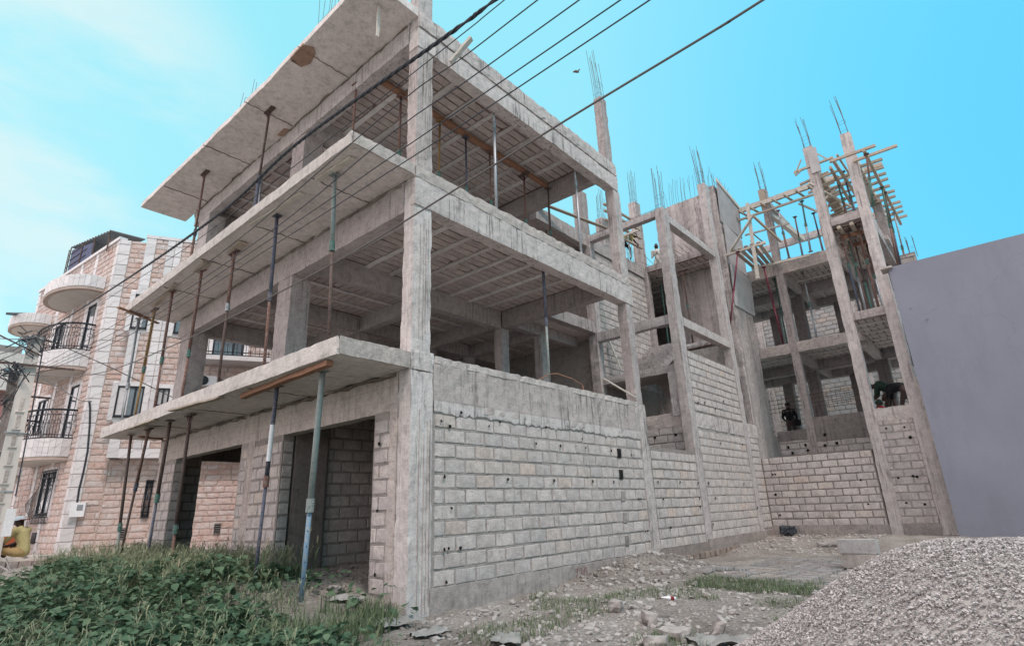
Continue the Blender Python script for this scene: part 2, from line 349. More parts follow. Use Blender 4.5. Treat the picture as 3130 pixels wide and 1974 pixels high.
def leafmat(name, a, c, tr=0.25):
    m, t, b = newmat(name); p = wpos(t)
    col = ramp(t, rnd(t), [(0, a), (0.6, tuple((x + y) / 2 for x, y in zip(a, c))), (1, c)])
    t.links.new(col, b.inputs['Base Color']); b.inputs['Roughness'].default_value = 0.55
    tl = N(t, 'ShaderNodeBsdfTranslucent'); t.links.new(col, tl.inputs[0]); ms = N(t, 'ShaderNodeMixShader'); ms.inputs[0].default_value = tr
    o = t.nodes['Material Output']; t.links.new(b.outputs[0], ms.inputs[1]); t.links.new(tl.outputs[0], ms.inputs[2]); t.links.new(ms.outputs[0], o.inputs[0]); return m
M['leaf'] = leafmat('broad_green_leaf', (0.035, 0.078, 0.045), (0.12, 0.18, 0.105), 0.3)
M['grass'] = leafmat('long_grass_blade', (0.065, 0.10, 0.05), (0.20, 0.235, 0.135), 0.3)
M['seed'] = simple('dry_seed_head', (0.30, 0.25, 0.16), 0.9)
M['skin'] = simple('dark_skin', (0.045, 0.026, 0.020), 0.6, 0.15, 8, 0.1)
M['tin'] = simple('grey_tin_sheet', (0.14, 0.15, 0.17), 0.6, 0.3, 5, 0.2, 0.3)
M['redclay'] = simple('red_brown_stone', (0.21, 0.165, 0.14), 0.95, 0.35, 9, 0.6)

# ------------------------------------------------------------------ repeated pieces
def block_variants(k=10, amp=0.085, dome=0.25):
    out_ = []
    for i in range(k):
        rng = random.Random(100 + i); outer = []; inner = []
        for (ax, ay), (bx, by) in (((-.5, -.5), (.5, -.5)), ((.5, -.5), (.5, .5)), ((.5, .5), (-.5, .5)), ((-.5, .5), (-.5, -.5))):
            for q in (0, .3, .66):
                x, y = ax + (bx - ax) * q, ay + (by - ay) * q; c = 1 - rng.uniform(0, amp) * (1.6 if q == 0 else 1)
                x *= 1 - rng.uniform(0, amp) * .5; y *= c
                outer.append((x, y, 0)); inner.append((x * 0.965, y * 0.93, 0.75 + rng.uniform(-0.15, 0.15)))
        n = len(outer); vs = outer + inner + [(rng.uniform(-.1, .1), rng.uniform(-.1, .1), 1.0)]; fs = []
        for j in range(n):
            j2 = (j + 1) % n; fs.append((j, j2, n + j2, n + j)); fs.append((n + j, n + j2, 2 * n))
        out_.append((vs, fs))
    return out_
BV = block_variants(); BVH = block_variants(6, 0.03)
_cnt = {}
def emit(name, mat, items, variants, root, key, limit=300, label=None):
    """items: (parent, origin, u, v, n) with u,v,n scaled axes. The largest in the picture become objects, the rest one mesh per parent."""
    meshes = []
    for vs, fs in variants:
        me = bpy.data.meshes.new(name); me.from_pydata(vs, [], fs); me.materials.append(mat); meshes.append(me)
    left = limit - _cnt.get(key, 0)
    order = sorted(items, key=lambda it: -pxsize(it[1], sqrt(it[2].length * it[3].length)))
    big = [it for it in order[:left] if pxsize(it[1], 1) > 0]; rest = order[len(big):]
    _cnt[key] = _cnt.get(key, 0) + len(big)
    for it in big:
        par, o_, u, v, n = it; ob = linkmesh(name, random.choice(meshes), par)
        mt = Matrix((u, v, n)).transposed().to_4x4(); mt.translation = o_; ob.matrix_basis = mt
    bypar = {}
    for it in rest: bypar.setdefault(it[0].name, (it[0], []))[1].append(it)
    for par, its in bypar.values():
        mb = MB()
        for _, o_, u, v, n in its:
            vs, fs = random.choice(variants); mb.add([o_ + u * a + v * b_ + n * c for a, b_, c in vs], fs)
        ob = mb.build(name, mat, par); ob['kind'] = 'stuff'
def wall_items(par, org, U, V, Nn, w, h, bw=0.41, bh=0.208, depth=0.015, joint=0.024, skip=None, off=0.0, hj=None):
    """running-bond block positions on a face: org lower-left, U along, V up, Nn outward (unit)"""
    org, U, V, Nn = Vector(org), Vector(U), Vector(V), Vector(Nn); res = []; r = 0; z = 0.0
    while z < h - bh * 0.45:
        hh = min(bh, h - z)
        x = -(bw / 2 if r % 2 else 0) - off
        while x < w - 0.04:
            ww = bw * random.uniform(0.97, 1.03)
            a, b_ = max(x, 0), min(x + ww, w)
            if b_ - a > 0.07:
                cx_, cz = (a + b_) / 2, z + hh / 2
                if not (skip and skip(cx_, cz)):
                    o_ = org + U * cx_ + V * (cz + random.uniform(-.004, .004)) - Nn * 0.004
                    ti = random.uniform(-.012, .012)
                    res.append((par, o_, (U + V * ti) * (b_ - a - joint), (V - U * ti) * (hh - joint), Nn * depth * random.uniform(0.6, 1.3)))
            x += ww
        z += bh; r += 1
    return res
def hole(par, p, n, r=0.03, name='wall_hole'):
    r *= .8
    n = Vector(n); u = n.orthogonal().normalized(); v = n.cross(u); m = MB(); k = 9
    rr = [r * random.uniform(0.7, 1.25) for _ in range(k)]
    c = Vector(p)
    ring = [c + n * 0.027 + (u * cos(2 * pi * i / k) + v * sin(2 * pi * i / k)) * rr[i] for i in range(k)]
    ins = [c + n * 0.024 + (u * cos(2 * pi * i / k) + v * sin(2 * pi * i / k)) * rr[i] * 0.7 for i in range(k)]
    m.add(ring + ins + [c + n * 0.022], [(i, (i + 1) % k, k + (i + 1) % k, k + i) for i in range(k)] + [(k + i, k + (i + 1) % k, 2 * k) for i in range(k)])
    return m.build(name, M['hole'], par)
def rebars(par, cx_, cy_, z0, L, w=0.26, d=0.16, n=4, lean=(0, 0), r=0.007, name='rebar_cage'):
    m = MB(); L *= .86; r = min(r * .72, .0065)
    for i in range(n):
        for j in range(2):
            x = cx_ - w / 2 + w * i / (n - 1) + random.uniform(-.012, .012); y = cy_ + (j - .5) * d
            l = L * random.uniform(0.78, 1.05); dx, dy = lean[0] * l + random.uniform(-.05, .05) * l * .6, lean[1] * l + random.uniform(-.05, .05) * l * .6
            m.tube([(x, y, z0 - 0.05), (x + dx * .4, y + dy * .4, z0 + l * .5), (x + dx, y + dy, z0 + l)], r, 5)
    for k in range(3):
        z = z0 + 0.15 + k * L * 0.22
        if k < 2: m.tube([(cx_ - w / 2 + lean[0]*z*0, cy_ - d / 2, z), (cx_ + w / 2, cy_ - d / 2, z), (cx_ + w / 2, cy_ + d / 2, z), (cx_ - w / 2, cy_ + d / 2, z), (cx_ - w / 2, cy_ - d / 2, z)], r * 0.6, 4)
    return m.build(name, M['rebar'], par)

# ================================================================== GROUND
def gz(x, y):
    z = 0.26 + 0.05 * noise.noise(Vector((x * .5, y * .5, 1))) + 0.035 * noise.noise(Vector((x * 1.9, y * 1.9, 4)))
    if y > 0 or x < -0.4:      # street side rises along the frontage
        f = max(0, min(1, (y + 1.5) / 4.0)) * max(0, min(1, (x + 3.4) / 2.0)); z += 0.40 * f * f * (3 - 2 * f)
    z += 0.40 * math.exp(-(((x - 4.9) / 1.45) ** 2 + ((y + 0.75) / 0.85) ** 2))     # spoil heap against the wall
    z += 0.10 * math.exp(-(((x - 3.0) / 2.2) ** 2 + ((y + 2.0) / 1.0) ** 2))
    z += 0.22 * max(0, min(1, (x - 9.5) / 4)) 
    return z
def ground_sheet(x0, x1, y0, y1, st, name):
    nx, ny = int((x1 - x0) / st), int((y1 - y0) / st); m = MB()
    for j in range(ny + 1):
        for i in range(nx + 1):
            x, y = x0 + (x1 - x0) * i / nx, y0 + (y1 - y0) * j / ny
            m.v.append((x, y, gz(x, y) + 0.018 * noise.noise(Vector((x * 7, y * 7, 2)))))
    for j in range(ny):
        for i in range(nx): m.face([j * (nx + 1) + i, j * (nx + 1) + i + 1, (j + 1) * (nx + 1) + i + 1, (j + 1) * (nx + 1) + i])
    return m
gm = ground_sheet(-6, 15.2, -8, 12, 0.075, 'ground'); g = gm.build('ground', M['soil'], None, True); g['kind'] = 'structure'
far = MB(); far.add([(-600, -600, .05), (600, -600, .05), (600, 600, .05), (-600, 600, .05)], [(0, 1, 2, 3)]); g2 = far.build('terrain', M['street']); g2['kind'] = 'structure'
# raised street slab in front of the neighbouring house with its rough retaining kerb
st = MB(); poly = [(-14, 20.6), (-1.3, 18.6), (0.6, 15.9), (12, 10.4), (40, 10.4), (40, 60), (-14, 60)]
nP = len(poly); st.add([(x, y, 0.62) for x, y in poly] + [(x, y, -0.1) for x, y in poly], [tuple(range(nP))] + [(i, nP + i, nP + (i + 1) % nP, (i + 1) % nP) for i in range(nP)])
o = st.build('pavement', M['street']); o['kind'] = 'structure'
kb = empty('retaining_kerb', (-1.3, 18.5, 0), 'low rough stone retaining kerb under the street edge behind the weeds', 'kerb')
for (ax, ay), (bx, by) in zip(poly[:3], poly[1:4]):
    L = Vector((bx - ax, by - ay, 0)); n_ = int(L.length / 0.45); d = L.normalized(); nn = Vector((d.y, -d.x, 0))
    for i in range(n_):
        for r in range(3):
            m = MB(); m.rough(-.21, .21, -.06, .06, -.1, .1, 0.1, 0.02, random.random() * 99, 0.02)
            q = m.build('stone', M['plinth'], kb); p_ = Vector((ax, ay, 0)) + d * ((i + .5 + .5 * (r % 2)) * 0.45) + nn * 0.03
            mt = Matrix.Rotation(atan2(d.y, d.x), 4, 'Z'); mt.translation = (p_.x, p_.y, 0.02 + r * 0.2); q.matrix_basis = mt

# ================================================================== FRONT BLOCK OF THE UNFINISHED BUILDING
A = empty('unfinished_building', (0, 0, 0.3), 'unfinished grey concrete building, open floors and cantilevered slabs, standing on the street corner', 'building')
C_ = 'column'; Bm = 'beam'
bricks = []; ceils = []
def column(par, x0, x1, y0, y1, z0, z1, mat='conc', amp=0.011, flutes=False, name='column'):
    return rbox(name, M[mat], par, (x0, x1, y0, y1, z0, z1), amp, 0.11, 0.006)
# corner column with cast runs of grout
column(A, 0.0, 0.40, -0.02, 0.26, 0.0, 3.42, 'conc_white')
column(A, 0.0, 0.36, 0.0, 0.25, 3.66, 6.55, 'conc_white'); column(A, 0.01, 0.35, 0.0, 0.25, 6.74, 9.8, 'conc_white'); column(A, 0.02, 0.34, 0.02, 0.26, 9.9, 11.9, 'conc')
for i, (xx, ww) in enumerate(((0.15, .012), (0.235, .014), (0.29, .012), (0.345, .016))):
    for z0, z1 in ((0.1, 2.9), (3.9, 6.0), (6.9, 9.1)):
        rbox('grout_fin', M['conc_white'], A, (xx * (1 if z0 < 1 else .85), xx * (1 if z0 < 1 else .85) + ww, -0.036 if z0 < 1 else -.014, -0.005, z0 + random.uniform(0, .3), z1 - random.uniform(0, .4)), 0.006, 0.13)
# side wall columns
column(A, 6.40, 6.76, -0.02, 0.24, 0.1, 3.66, 'conc_side'); column(A, 6.40, 6.70, 0.0, 0.24, 3.66, 6.1, 'conc'); column(A, 6.36, 6.68, 0.0, 0.24, 6.74, 9.16, 'conc_white')
column(A, 6.22, 6.52, 0.02, 0.24, 9.9, 11.95, 'conc')
# front columns
for z0, z1 in ((3.66, 6.02), (6.74, 9.36)):
    column(A, 0.0, 0.42, 3.72, 4.26, z0, z1); column(A, 0.0, 0.42, 8.66, 9.35, z0, z1)
# interior columns
for x, y, z0, z1 in ((5.74, 3.38, 3.6, 6.1), (7.45, 3.38, 3.6, 6.3), (3.3, 6.3, 3.6, 6.15), (5.74, 6.3, 3.6, 6.15), (3.3, 9.1, 3.6, 6.1), (5.74, 3.38, 6.7, 9.2), (7.4, 6.3, 3.6, 6.3), (5.8, 9.2, 6.7, 9.2), (5.8, 9.2, 3.6, 6.1)):
    column(A, x - .02, x + .27, y, y + .27, z0, z1)
# slabs
def slab(par, b, mat='conc_slab', edge=0.02): return rbox('floor_slab', M[mat], par, b, 0.012, 0.16, edge)
slab(A, (-1.16, -0.004, 0.0, 10.0, 3.43, 3.66)); slab(A, (-1.15, -0.004, 0.0, 10.05, 6.56, 6.75))
slab(A, (0.0, 6.4, 0.24, 9.9, 3.50, 3.64)); slab(A, (0.0, 6.0, 0.24, 9.9, 6.58, 6.735)); slab(A, (0.0, 6.4, 0.24, 9.9, 9.72, 9.88))
slab(A, (6.0, 9.4, 2.9, 9.9, 6.58, 6.735)); slab(A, (6.4, 9.4, 2.9, 9.9, 3.50, 3.64)); slab(A, (6.6, 13.3, 2.95, 9.9, 9.74, 9.88))
# top cantilever: edge wanders, so built from strips
m = MB()
ys = [i * 0.15 for i in range(0, 71)]
xe = [(-1.07 + .03 * sin(y * .45) - .06 * max(0, y - 6.5) / 4) + 0.014 * noise.noise(Vector((y * 1.3, 1, 2))) + 0.012 * noise.noise(Vector((y * 9, 1, 2))) for y in ys]
for y, x in zip(ys, xe):
    dz = 0.012 * noise.noise(Vector((y * 3, 4, 4)))
    for xx in (x, x * .75, x * .5, x * .25, -0.004): m.v.append((xx, y, 9.80 + dz + .008 * noise.noise(Vector((xx * 4, y * 4, 0)))))
    for xx in (-0.004, x + 0.015): m.v.append((xx, y, 9.96 + dz))
for i in range(len(ys) - 1):
    for k in range(7): a, b_ = i * 7 + k, i * 7 + (k + 1) % 7; m.face([a, a + 7, b_ + 7, b_])
m.face(list(range(7))); m.face([(len(ys) - 1) * 7 + k for k in range(7)][::-1])
m.build('floor_slab', M['conc_slab'], A)
# pale troweled slab rims
rbox('slab_rim', M['conc_edge'], A, (-1.185, -1.15, -0.01, 10.02, 3.425, 3.672), 0.006, 0.07, 0.012); rbox('slab_rim', M['conc_edge'], A, (-1.15, -0.03, -0.03, 0.004, 3.43, 3.668), 0.006, 0.07, 0.010)
rbox('slab_rim', M['conc_edge'], A, (-1.175, -1.14, -0.01, 10.07, 6.552, 6.762), 0.006, 0.07, 0.012); rbox('slab_rim', M['conc_edge'], A, (-1.14, -0.03, -0.03, 0.004, 6.556, 6.756), 0.006, 0.07, 0.010)
# beams along the side
rbox(Bm, M['conc_side'], A, (0.40, 6.42, -0.025, 0.23, 2.92, 3.66), 0.012, 0.12, 0.02); rbox(Bm, M['conc_edge'], A, (0.42, 6.4, -0.035, 0.20, 3.57, 3.685), 0.008, 0.08, 0.02)
rbox(Bm, M['conc_side'], A, (0.0, 6.74, -0.02, 0.23, 6.06, 6.55), 0.010, 0.12); rbox(Bm, M['conc_edge'], A, (0.0, 6.6, -0.032, 0.22, 6.54, 6.755), 0.009, 0.09, 0.02)
rbox(Bm, M['conc_side'], A, (0.0, 6.6, -0.02, 0.23, 9.15, 9.56), 0.010, 0.12); rbox(Bm, M['conc_side'], A, (0.0, 6.56, -0.04, 0.22, 9.58, 9.92), 0.009, 0.09, 0.02)
# beams along the front
rbox(Bm, M['conc_front'], A, (-0.004, 0.22, 0.26, 9.6, 2.88, 3.425), 0.008, 0.14, 0.008)
rbox(Bm, M['conc'], A, (-0.01, 0.24, 0.25, 9.6, 6.0, 6.555), 0.009, 0.14, 0.012); rbox(Bm, M['conc'], A, (-0.01, 0.24, 0.25, 9.75, 9.36, 9.795), 0.009, 0.14, 0.012)
M['joint'] = concrete('brown_honeycombed_joint', (0.21, 0.165, 0.14), 0.2, None, 0, 1.0)
for z in (3.405, 6.535, 9.78): rbox('cold_joint', M['joint'], A, (-0.030, -0.002, 0.3, 9.6, z - 0.045, z + .015), 0.030, 0.06, 0.02)
for z, ys_ in ((3.424, (2.6, 4.9, 7.3)), (6.549, (1.2, 3.3, 5.4, 7.5)), (9.786, (2.15, 4.3, 6.4, 8.9))):
    for y in ys_:
        part('pour_joint', M['joint'], A, lambda m: [m.box(x, x + .11, y + .012 * sin(x * 21 + y), y + .012 * sin(x * 21 + y) + random.uniform(.003, .008), z - .004, z + .02) for x in [-1.1 + .108 * q for q in range(10)]])
# interior beams
for b in ((0.24, 5.74, 3.40, 3.62, 6.08, 6.57), (5.76, 5.98, 0.24, 3.38, 6.1, 6.57), (6.0, 9.2, 2.62, 2.86, 6.5, 6.86), (3.28, 3.52, 3.63, 9.3, 6.16, 6.57), (5.74, 5.98, 3.66, 9.3, 6.14, 6.57),
          (6.0, 9.3, 3.40, 3.62, 6.25, 6.57), (0.3, 9.3, 6.28, 6.5, 6.18, 6.57), (0.3, 9.3, 9.1, 9.32, 6.1, 6.57), (7.4, 7.6, 3.6, 9.1, 6.2, 6.57),
          (5.76, 5.98, 0.24, 9.3, 9.2, 9.71), (0.24, 5.75, 3.6, 3.82, 9.3, 9.71), (0.24, 5.75, 9.1, 9.32, 9.2, 9.71), (3.28, 3.52, 3.84, 9.1, 9.3, 9.71)):
    rbox(Bm, M['conc'], A, b, 0.009, 0.2, 0.008)
# hollow-block ceilings
def ceiling(par, x0, x1, y0, y1, z, ribs='Y', sp=0.60, key='A'):
    part('ceiling_backing', M['ceil_back'], par, lambda m: m.box(x0, x1, y0, y1, z + 0.012, z + 0.05))
    L0, L1, K0, K1 = (x0, x1, y0, y1) if ribs == 'Y' else (y0, y1, x0, x1)
    n_ = max(1, round((L1 - L0) / sp)); s = (L1 - L0) / n_
    for i in range(n_):
        c = L0 + s * (i + 0.5)
        if i > 0:
            r0 = L0 + s * i; w = 0.055 + random.uniform(-.008, .008); zz = z - 0.022
            rbox('ceiling_rib', M['rib'], par, (r0 - w, r0 + w, K0, K1, zz, z + 0.02) if ribs == 'Y' else (K0, K1, r0 - w, r0 + w, zz, z + 0.02), 0.006, 0.3)
        k = K0 + random.uniform(0, .1)
        while k < K1 - 0.03:
            kk = min(k + 0.205, K1); 
            if kk - k > 0.05:
                o_ = Vector((c, (k + kk) / 2, z + 0.014 + random.uniform(-.006, .004))) if ribs == 'Y' else Vector(((k + kk) / 2, c, z + 0.014 + random.uniform(-.006, .004)))
                a = Vector((1, 0, 0)); b_ = Vector((0, 1, 0)); ww = s - 0.13; dd = kk - k - 0.024
                u, v = (a * ww, b_ * -dd) if ribs == 'Y' else (a * dd, b_ * -ww)
                ceils.append((par, o_, u, v, Vector((random.uniform(-.002, .002), random.uniform(-.002, .002), -0.020)), key))
            k = kk
ceiling(A, 0.24, 5.76, 0.24, 3.40, 6.545, 'Y'); ceiling(A, 5.98, 6.4, 0.24, 3.0, 6.545, 'Y', 0.42)
ceiling(A, 0.24, 3.28, 3.62, 6.28, 6.545, 'X'); ceiling(A, 0.24, 3.28, 6.5, 9.1, 6.545, 'X'); ceiling(A, 3.52, 5.74, 3.62, 6.28, 6.545, 'X'); ceiling(A, 3.52, 5.74, 6.5, 9.1, 6.545, 'X')
ceiling(A, 5.98, 9.3, 3.62, 6.28, 6.545, 'X'); ceiling(A, 5.98, 9.3, 6.5, 9.1, 6.545, 'X')
ceiling(A, 0.24, 5.76, 0.24, 3.60, 9.69, 'Y'); ceiling(A, 5.98, 6.4, 0.24, 9.1, 9.69, 'Y', 0.42); ceiling(A, 0.24, 3.28, 3.82, 9.1, 9.69, 'X'); ceiling(A, 3.52, 5.76, 3.82, 9.1, 9.69, 'X')
ceiling(A, 0.24, 6.4, 0.24, 3.4, 3.47, 'Y', 0.7)

# side block wall
X_, Y_, Z_ = Vector((1, 0, 0)), Vector((0, 1, 0)), Vector((0, 0, 1))
w1 = rbox('block_wall', M['mortar'], A, (0.40, 6.42, 0.0, 0.2, 0.5, 2.95), 0.004, 0.2)
SLOT = [(5.42, z) for z in (2.52, 2.10, 1.68, 1.27, 0.85)]
bricks += wall_items(w1, (0.44, -0.002, 0.56), X_, Z_, -Y_, 5.96, 2.34, skip=lambda x, z: any(abs(x + .44 - a) < .1 and abs(z + .56 - b) < .1 for a, b in SLOT) and False)
for a, b in SLOT: part('wall_slot', M['hole' if b > 2 else 'mortar'], A, lambda m: m.box(a - .06, a + .07, -0.026, 0.0, b - .09, b + .09))
# grout wash dribbled over the top courses
m = MB(); nW = 150
for i in range(nW + 1):
    x = 0.42 + 5.96 * i / nW; zl = 2.87 - 0.05 * noise.noise(Vector((x * 1.1, 3, 1))) - 0.075 * abs(noise.noise(Vector((x * 5.3, 8, 1)))) - 0.05 * max(0, noise.noise(Vector((x * 14, 1, 1))))
    th = 0.020 + 0.004 * noise.noise(Vector((x * 8, 2, 2)))
    for y, z in ((-.004, zl), (-th, zl + .012), (-th - .004, zl + .05), (-.029, 3.02), (-.004, 3.02)): m.v.append((x, y, z))
for i in range(nW):
    for k in range(4): m.face([i * 5 + k, i * 5 + k + 1, i * 5 + 5 + k + 1, i * 5 + 5 + k])
m.build('mortar_wash', M['conc_side'], A)
for x, z in ((0.55, 2.74), (0.72, 2.68), (0.95, 2.9), (1.8, 2.83), (1.55, 2.75), (3.0, 2.84), (3.4, 2.55), (2.7, 2.55), (4.1, 2.72), (4.2, 2.56), (5.1, 2.55), (5.9, 2.5), (6.0, 2.5),
             (0.62, 1.97), (1.95, 1.95), (3.15, 1.95), (4.35, 1.95), (5.1, 1.95), (0.75, 1.55), (0.62, 1.02), (0.70, 1.03), (0.92, 1.02), (6.02, 1.62), (6.1, 1.62), (6.15, .98), (6.25, .98), (0.66, .62)):
    hole(A, (x, -0.006, z), -Y_, random.uniform(.022, .038))
rbox('plinth', M['plinth'], A, (0.38, 6.45, -0.03, 0.2, -0.1, 0.57), 0.012, 0.14)
# red site number daubed on the plinth
cu = bpy.data.curves.new('painted_number', 'FONT'); cu.body = '730'; cu.size = 0.26; cu.extrude = 0.001; cu.offset = -0.006
to = bpy.data.objects.new('tmp', cu); COL.objects.link(to); bpy.context.view_layer.update()
me = bpy.data.meshes.new_from_object(to); bpy.data.objects.remove(to); me.materials.clear(); me.materials.append(simple('faded_red_paint', (0.20, 0.075, 0.07), 0.9, 0.3, 30))
q = linkmesh('painted_number', me, A); q.matrix_basis = Matrix.Translation((3.55, -0.052, 0.34)) @ Matrix.Rotation(pi / 2, 4, 'X')
# bay 2 and bay 3 walls on the side
for x in (9.18,): column(A, 9.16, 9.52, -0.02, 0.24, 0.1, 9.78, 'conc')
w2 = rbox('block_wall', M['mortar'], A, (6.74, 9.2, 0.0, 0.2, 0.5, 2.74), 0.004, 0.2)
bricks += wall_items(w2, (6.8, -0.002, 0.58), X_, Z_, -Y_, 2.36, 2.16, off=.1)
rbox('plinth', M['plinth'], A, (6.7, 9.2, -0.03, 0.2, -0.1, 0.59), 0.012, 0.14)
for x, z in ((6.95, 1.97), (8.05, 1.97), (9.05, 1.97), (7.1, 1.6), (7.3, 1.0), (9.0, 1.4), (9.02, 1.6)): hole(A, (x, -0.006, z), -Y_, .04)
# front piers
def pier(y0, y1, jamb=None, col=None):
    w = rbox('block_wall', M['mortar'], A, (0.0, 0.2, y0, y1, 0.2, 2.9), 0.006, 0.2)
    it = wall_items(w, (-0.002, y1 - .02, 0.5), -Y_, Z_, -X_, y1 - y0 - .04, 2.36, bw=0.38, off=random.uniform(0, .2)); bricks.extend(it)
    if jamb is not None: bricks.extend(wall_items(w, (0.01, jamb - .002, 0.5), X_, Z_, -Y_, 0.19, 2.36, bw=0.41))
    return w
pier(0.25, 0.79); pier(3.46, 4.55, 3.46); pier(4.75, 5.08); pier(8.42, 9.30, 8.42)
rbox('column', M['conc_front'], A, (-0.008, 0.2, 4.5, 4.8, 0.2, 2.9), 0.006, 0.14); rbox('column', M['conc_front'], A, (-0.01, 0.2, 9.2, 9.46, 0.2, 2.9), 0.006, 0.14)
rbox('column', M['conc_front'], A, (-0.012, 0.1, 0.26, 0.42, 0.2, 2.9), 0.006, 0.14)
hole(A, (-0.008, .62, 2.45), -X_, .035); hole(A, (-0.008, .6, 1.55), -X_, .03); hole(A, (-0.008, .6, .75), -X_, .035)
# inside the ground floor rooms
w = rbox('block_wall', M['mortar'], A, (0.2, 6.4, 3.56, 3.72, 0.0, 3.4), 0.006, 0.3); bricks += wall_items(w, (0.95, 3.558, 0.62), X_, Z_, -Y_, 4.6, 2.7, off=.1)
rbox('column', M['conc_dark'], A, (0.24, 0.86, 3.44, 3.58, 0.1, 3.4), 0.006, 0.2)  # shadow inside the doorway painted in as a darker concrete
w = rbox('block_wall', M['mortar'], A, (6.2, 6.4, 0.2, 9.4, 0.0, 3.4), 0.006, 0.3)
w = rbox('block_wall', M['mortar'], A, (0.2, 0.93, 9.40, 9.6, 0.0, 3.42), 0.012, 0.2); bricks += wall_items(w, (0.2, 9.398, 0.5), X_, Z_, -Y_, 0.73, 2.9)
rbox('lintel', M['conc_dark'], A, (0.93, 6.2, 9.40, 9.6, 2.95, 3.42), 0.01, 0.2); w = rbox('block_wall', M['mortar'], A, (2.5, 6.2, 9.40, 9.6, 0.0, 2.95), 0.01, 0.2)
for z0, z1, x0 in ((3.66, 6.6, 3.9), (6.75, 9.7, 3.0)):
    rbox('block_wall', M['mortar'], A, (x0, 13.2, 9.42, 9.6, z0, z1), 0.006, 0.4)
rbox('floor_slab', M['conc_slab'], A, (9.4, 13.3, 2.95, 9.9, 6.5, 6.7), .01, .5); rbox('block_wall', M['mortar'], A, (9.6, 9.8, 3.0, 9.4, 3.66, 6.6), 0.006, 0.4); rbox('block_wall', M['mortar'], A, (9.6, 9.8, 3.0, 9.4, 6.75, 9.6), 0.006, 0.4)
w = rbox('block_wall', M['mortar'], A, (9.5, 13.2, 2.74, 2.92, 2.0, 5.1), 0.006, 0.3); bricks += wall_items(w, (9.55, 2.738, 2.1), X_, Z_, -Y_, 3.5, 2.9)
rbox('block_wall', M['mortar'], A, (13.1, 13.28, 0.22, 2.74, 2.0, 6.4), 0.006, 0.3); rbox('floor_slab', M['conc_slab'], A, (9.5, 13.1, .2, 2.74, 3.5, 3.64))
rbox('block_wall', M['mortar'], A, (6.75, 9.3, 3.0, 3.2, 2.0, 3.5), 0.006, 0.3)
# stair bay: wall and parapet on the X = 9.3 line, side wall, landing, flights
w = rbox('block_wall', M['mortar'], A, (9.3, 9.48, 0.26, 2.7, 2.3, 3.5), 0.006, 0.2); bricks += wall_items(w, (9.298, 2.6, 2.62), -Y_, Z_, -X_, 2.34, 0.84, off=.2)
rbox(Bm, M['conc_front'], A, (9.28, 9.5, 0.24, 2.9, 3.42, 3.80), 0.012, 0.12, 0.02)
hole(A, (9.29, 1.1, 3.2), -X_, .05); hole(A, (9.29, .5, 3.22), -X_, .05)
rbox('column', M['conc'], A, (9.2, 9.5, 2.6, 2.9, 3.6, 9.85), 0.012, 0.12, 0.01); rbox('column', M['conc'], A, (9.24, 9.46, 0.26, 0.5, 3.7, 4.9), 0.01, 0.12)
rbox('stair_landing', M['conc'], A, (9.28, 10.4, 0.2, 2.75, 4.9, 5.12), 0.012, 0.12, 0.01)
w = rbox('block_wall', M['mortar'], A, (9.45, 13.0, 2.72, 2.9, 3.6, 9.42), 0.006, 0.3)
bricks += wall_items(w, (9.5, 2.718, 5.15), X_, Z_, -Y_, 3.5, 4.25)
def flight(x0, x1, z0, z1, y0, y1, n_=9):
    def fn(m):
        for i in range(n_):
            a = x0 + (x1 - x0) * i / n_; b_ = x0 + (x1 - x0) * (i + 1) / n_; zb = z0 + (z1 - z0) * i / n_; zt = z0 + (z1 - z0) * (i + 1) / n_
            m.add([(a, y0, zb - .14), (b_, y0, zt - .14), (b_, y0, zt), (a, y0, zt), (a, y1, zb - .14), (b_, y1, zt - .14), (b_, y1, zt), (a, y1, zt)],
                  [(0, 1, 2, 3), (7, 6, 5, 4), (0, 4, 5, 1), (3, 2, 6, 7), (0, 3, 7, 4), (1, 5, 6, 2)])
    return part('stair_flight', M['conc'], A, fn)
flight(10.4, 13.0, 5.12, 6.72, 1.5, 2.7); flight(13.0, 10.4, 3.66, 5.05, 0.3, 1.4)
# thin ring beams round the stair shaft
rbox(Bm, M['conc'], A, (9.22, 9.46, 0.24, 2.7, 6.24, 6.52), 0.012, 0.12, 0.01)
rbox(Bm, M['conc'], A, (9.24, 9.46, 0.24, 2.9, 9.60, 9.80), 0.008, 0.12)
rbox(Bm, M['conc'], A, (9.5, 13.1, 0.0, 0.22, 9.42, 9.66), 0.008, 0.14); rbox(Bm, M['conc_white'], A, (9.5, 13.1, 0.0, 0.22, 6.20, 6.46), 0.008, 0.14)
rbox(Bm, M['conc'], A, (6.6, 13.3, 2.68, 2.92, 9.45, 9.88), 0.01, 0.14)
part('rebar_cage', M['rebar'], A, lambda m: [m.tube([(9.3, y, z) for y in (0.2, 1.0, 2.0, 2.9)], .006, 5) for z in (9.83, 9.86)] + [m.tube([(9.5, .1, 9.70), (11, .1, 9.71), (13.0, .1, 9.70)], .008, 5)] + [m.tube([(9.3, .3 + i * .3, 9.78), (9.3, .3 + i * .3, 9.88)], .004, 4) for i in range(9)])
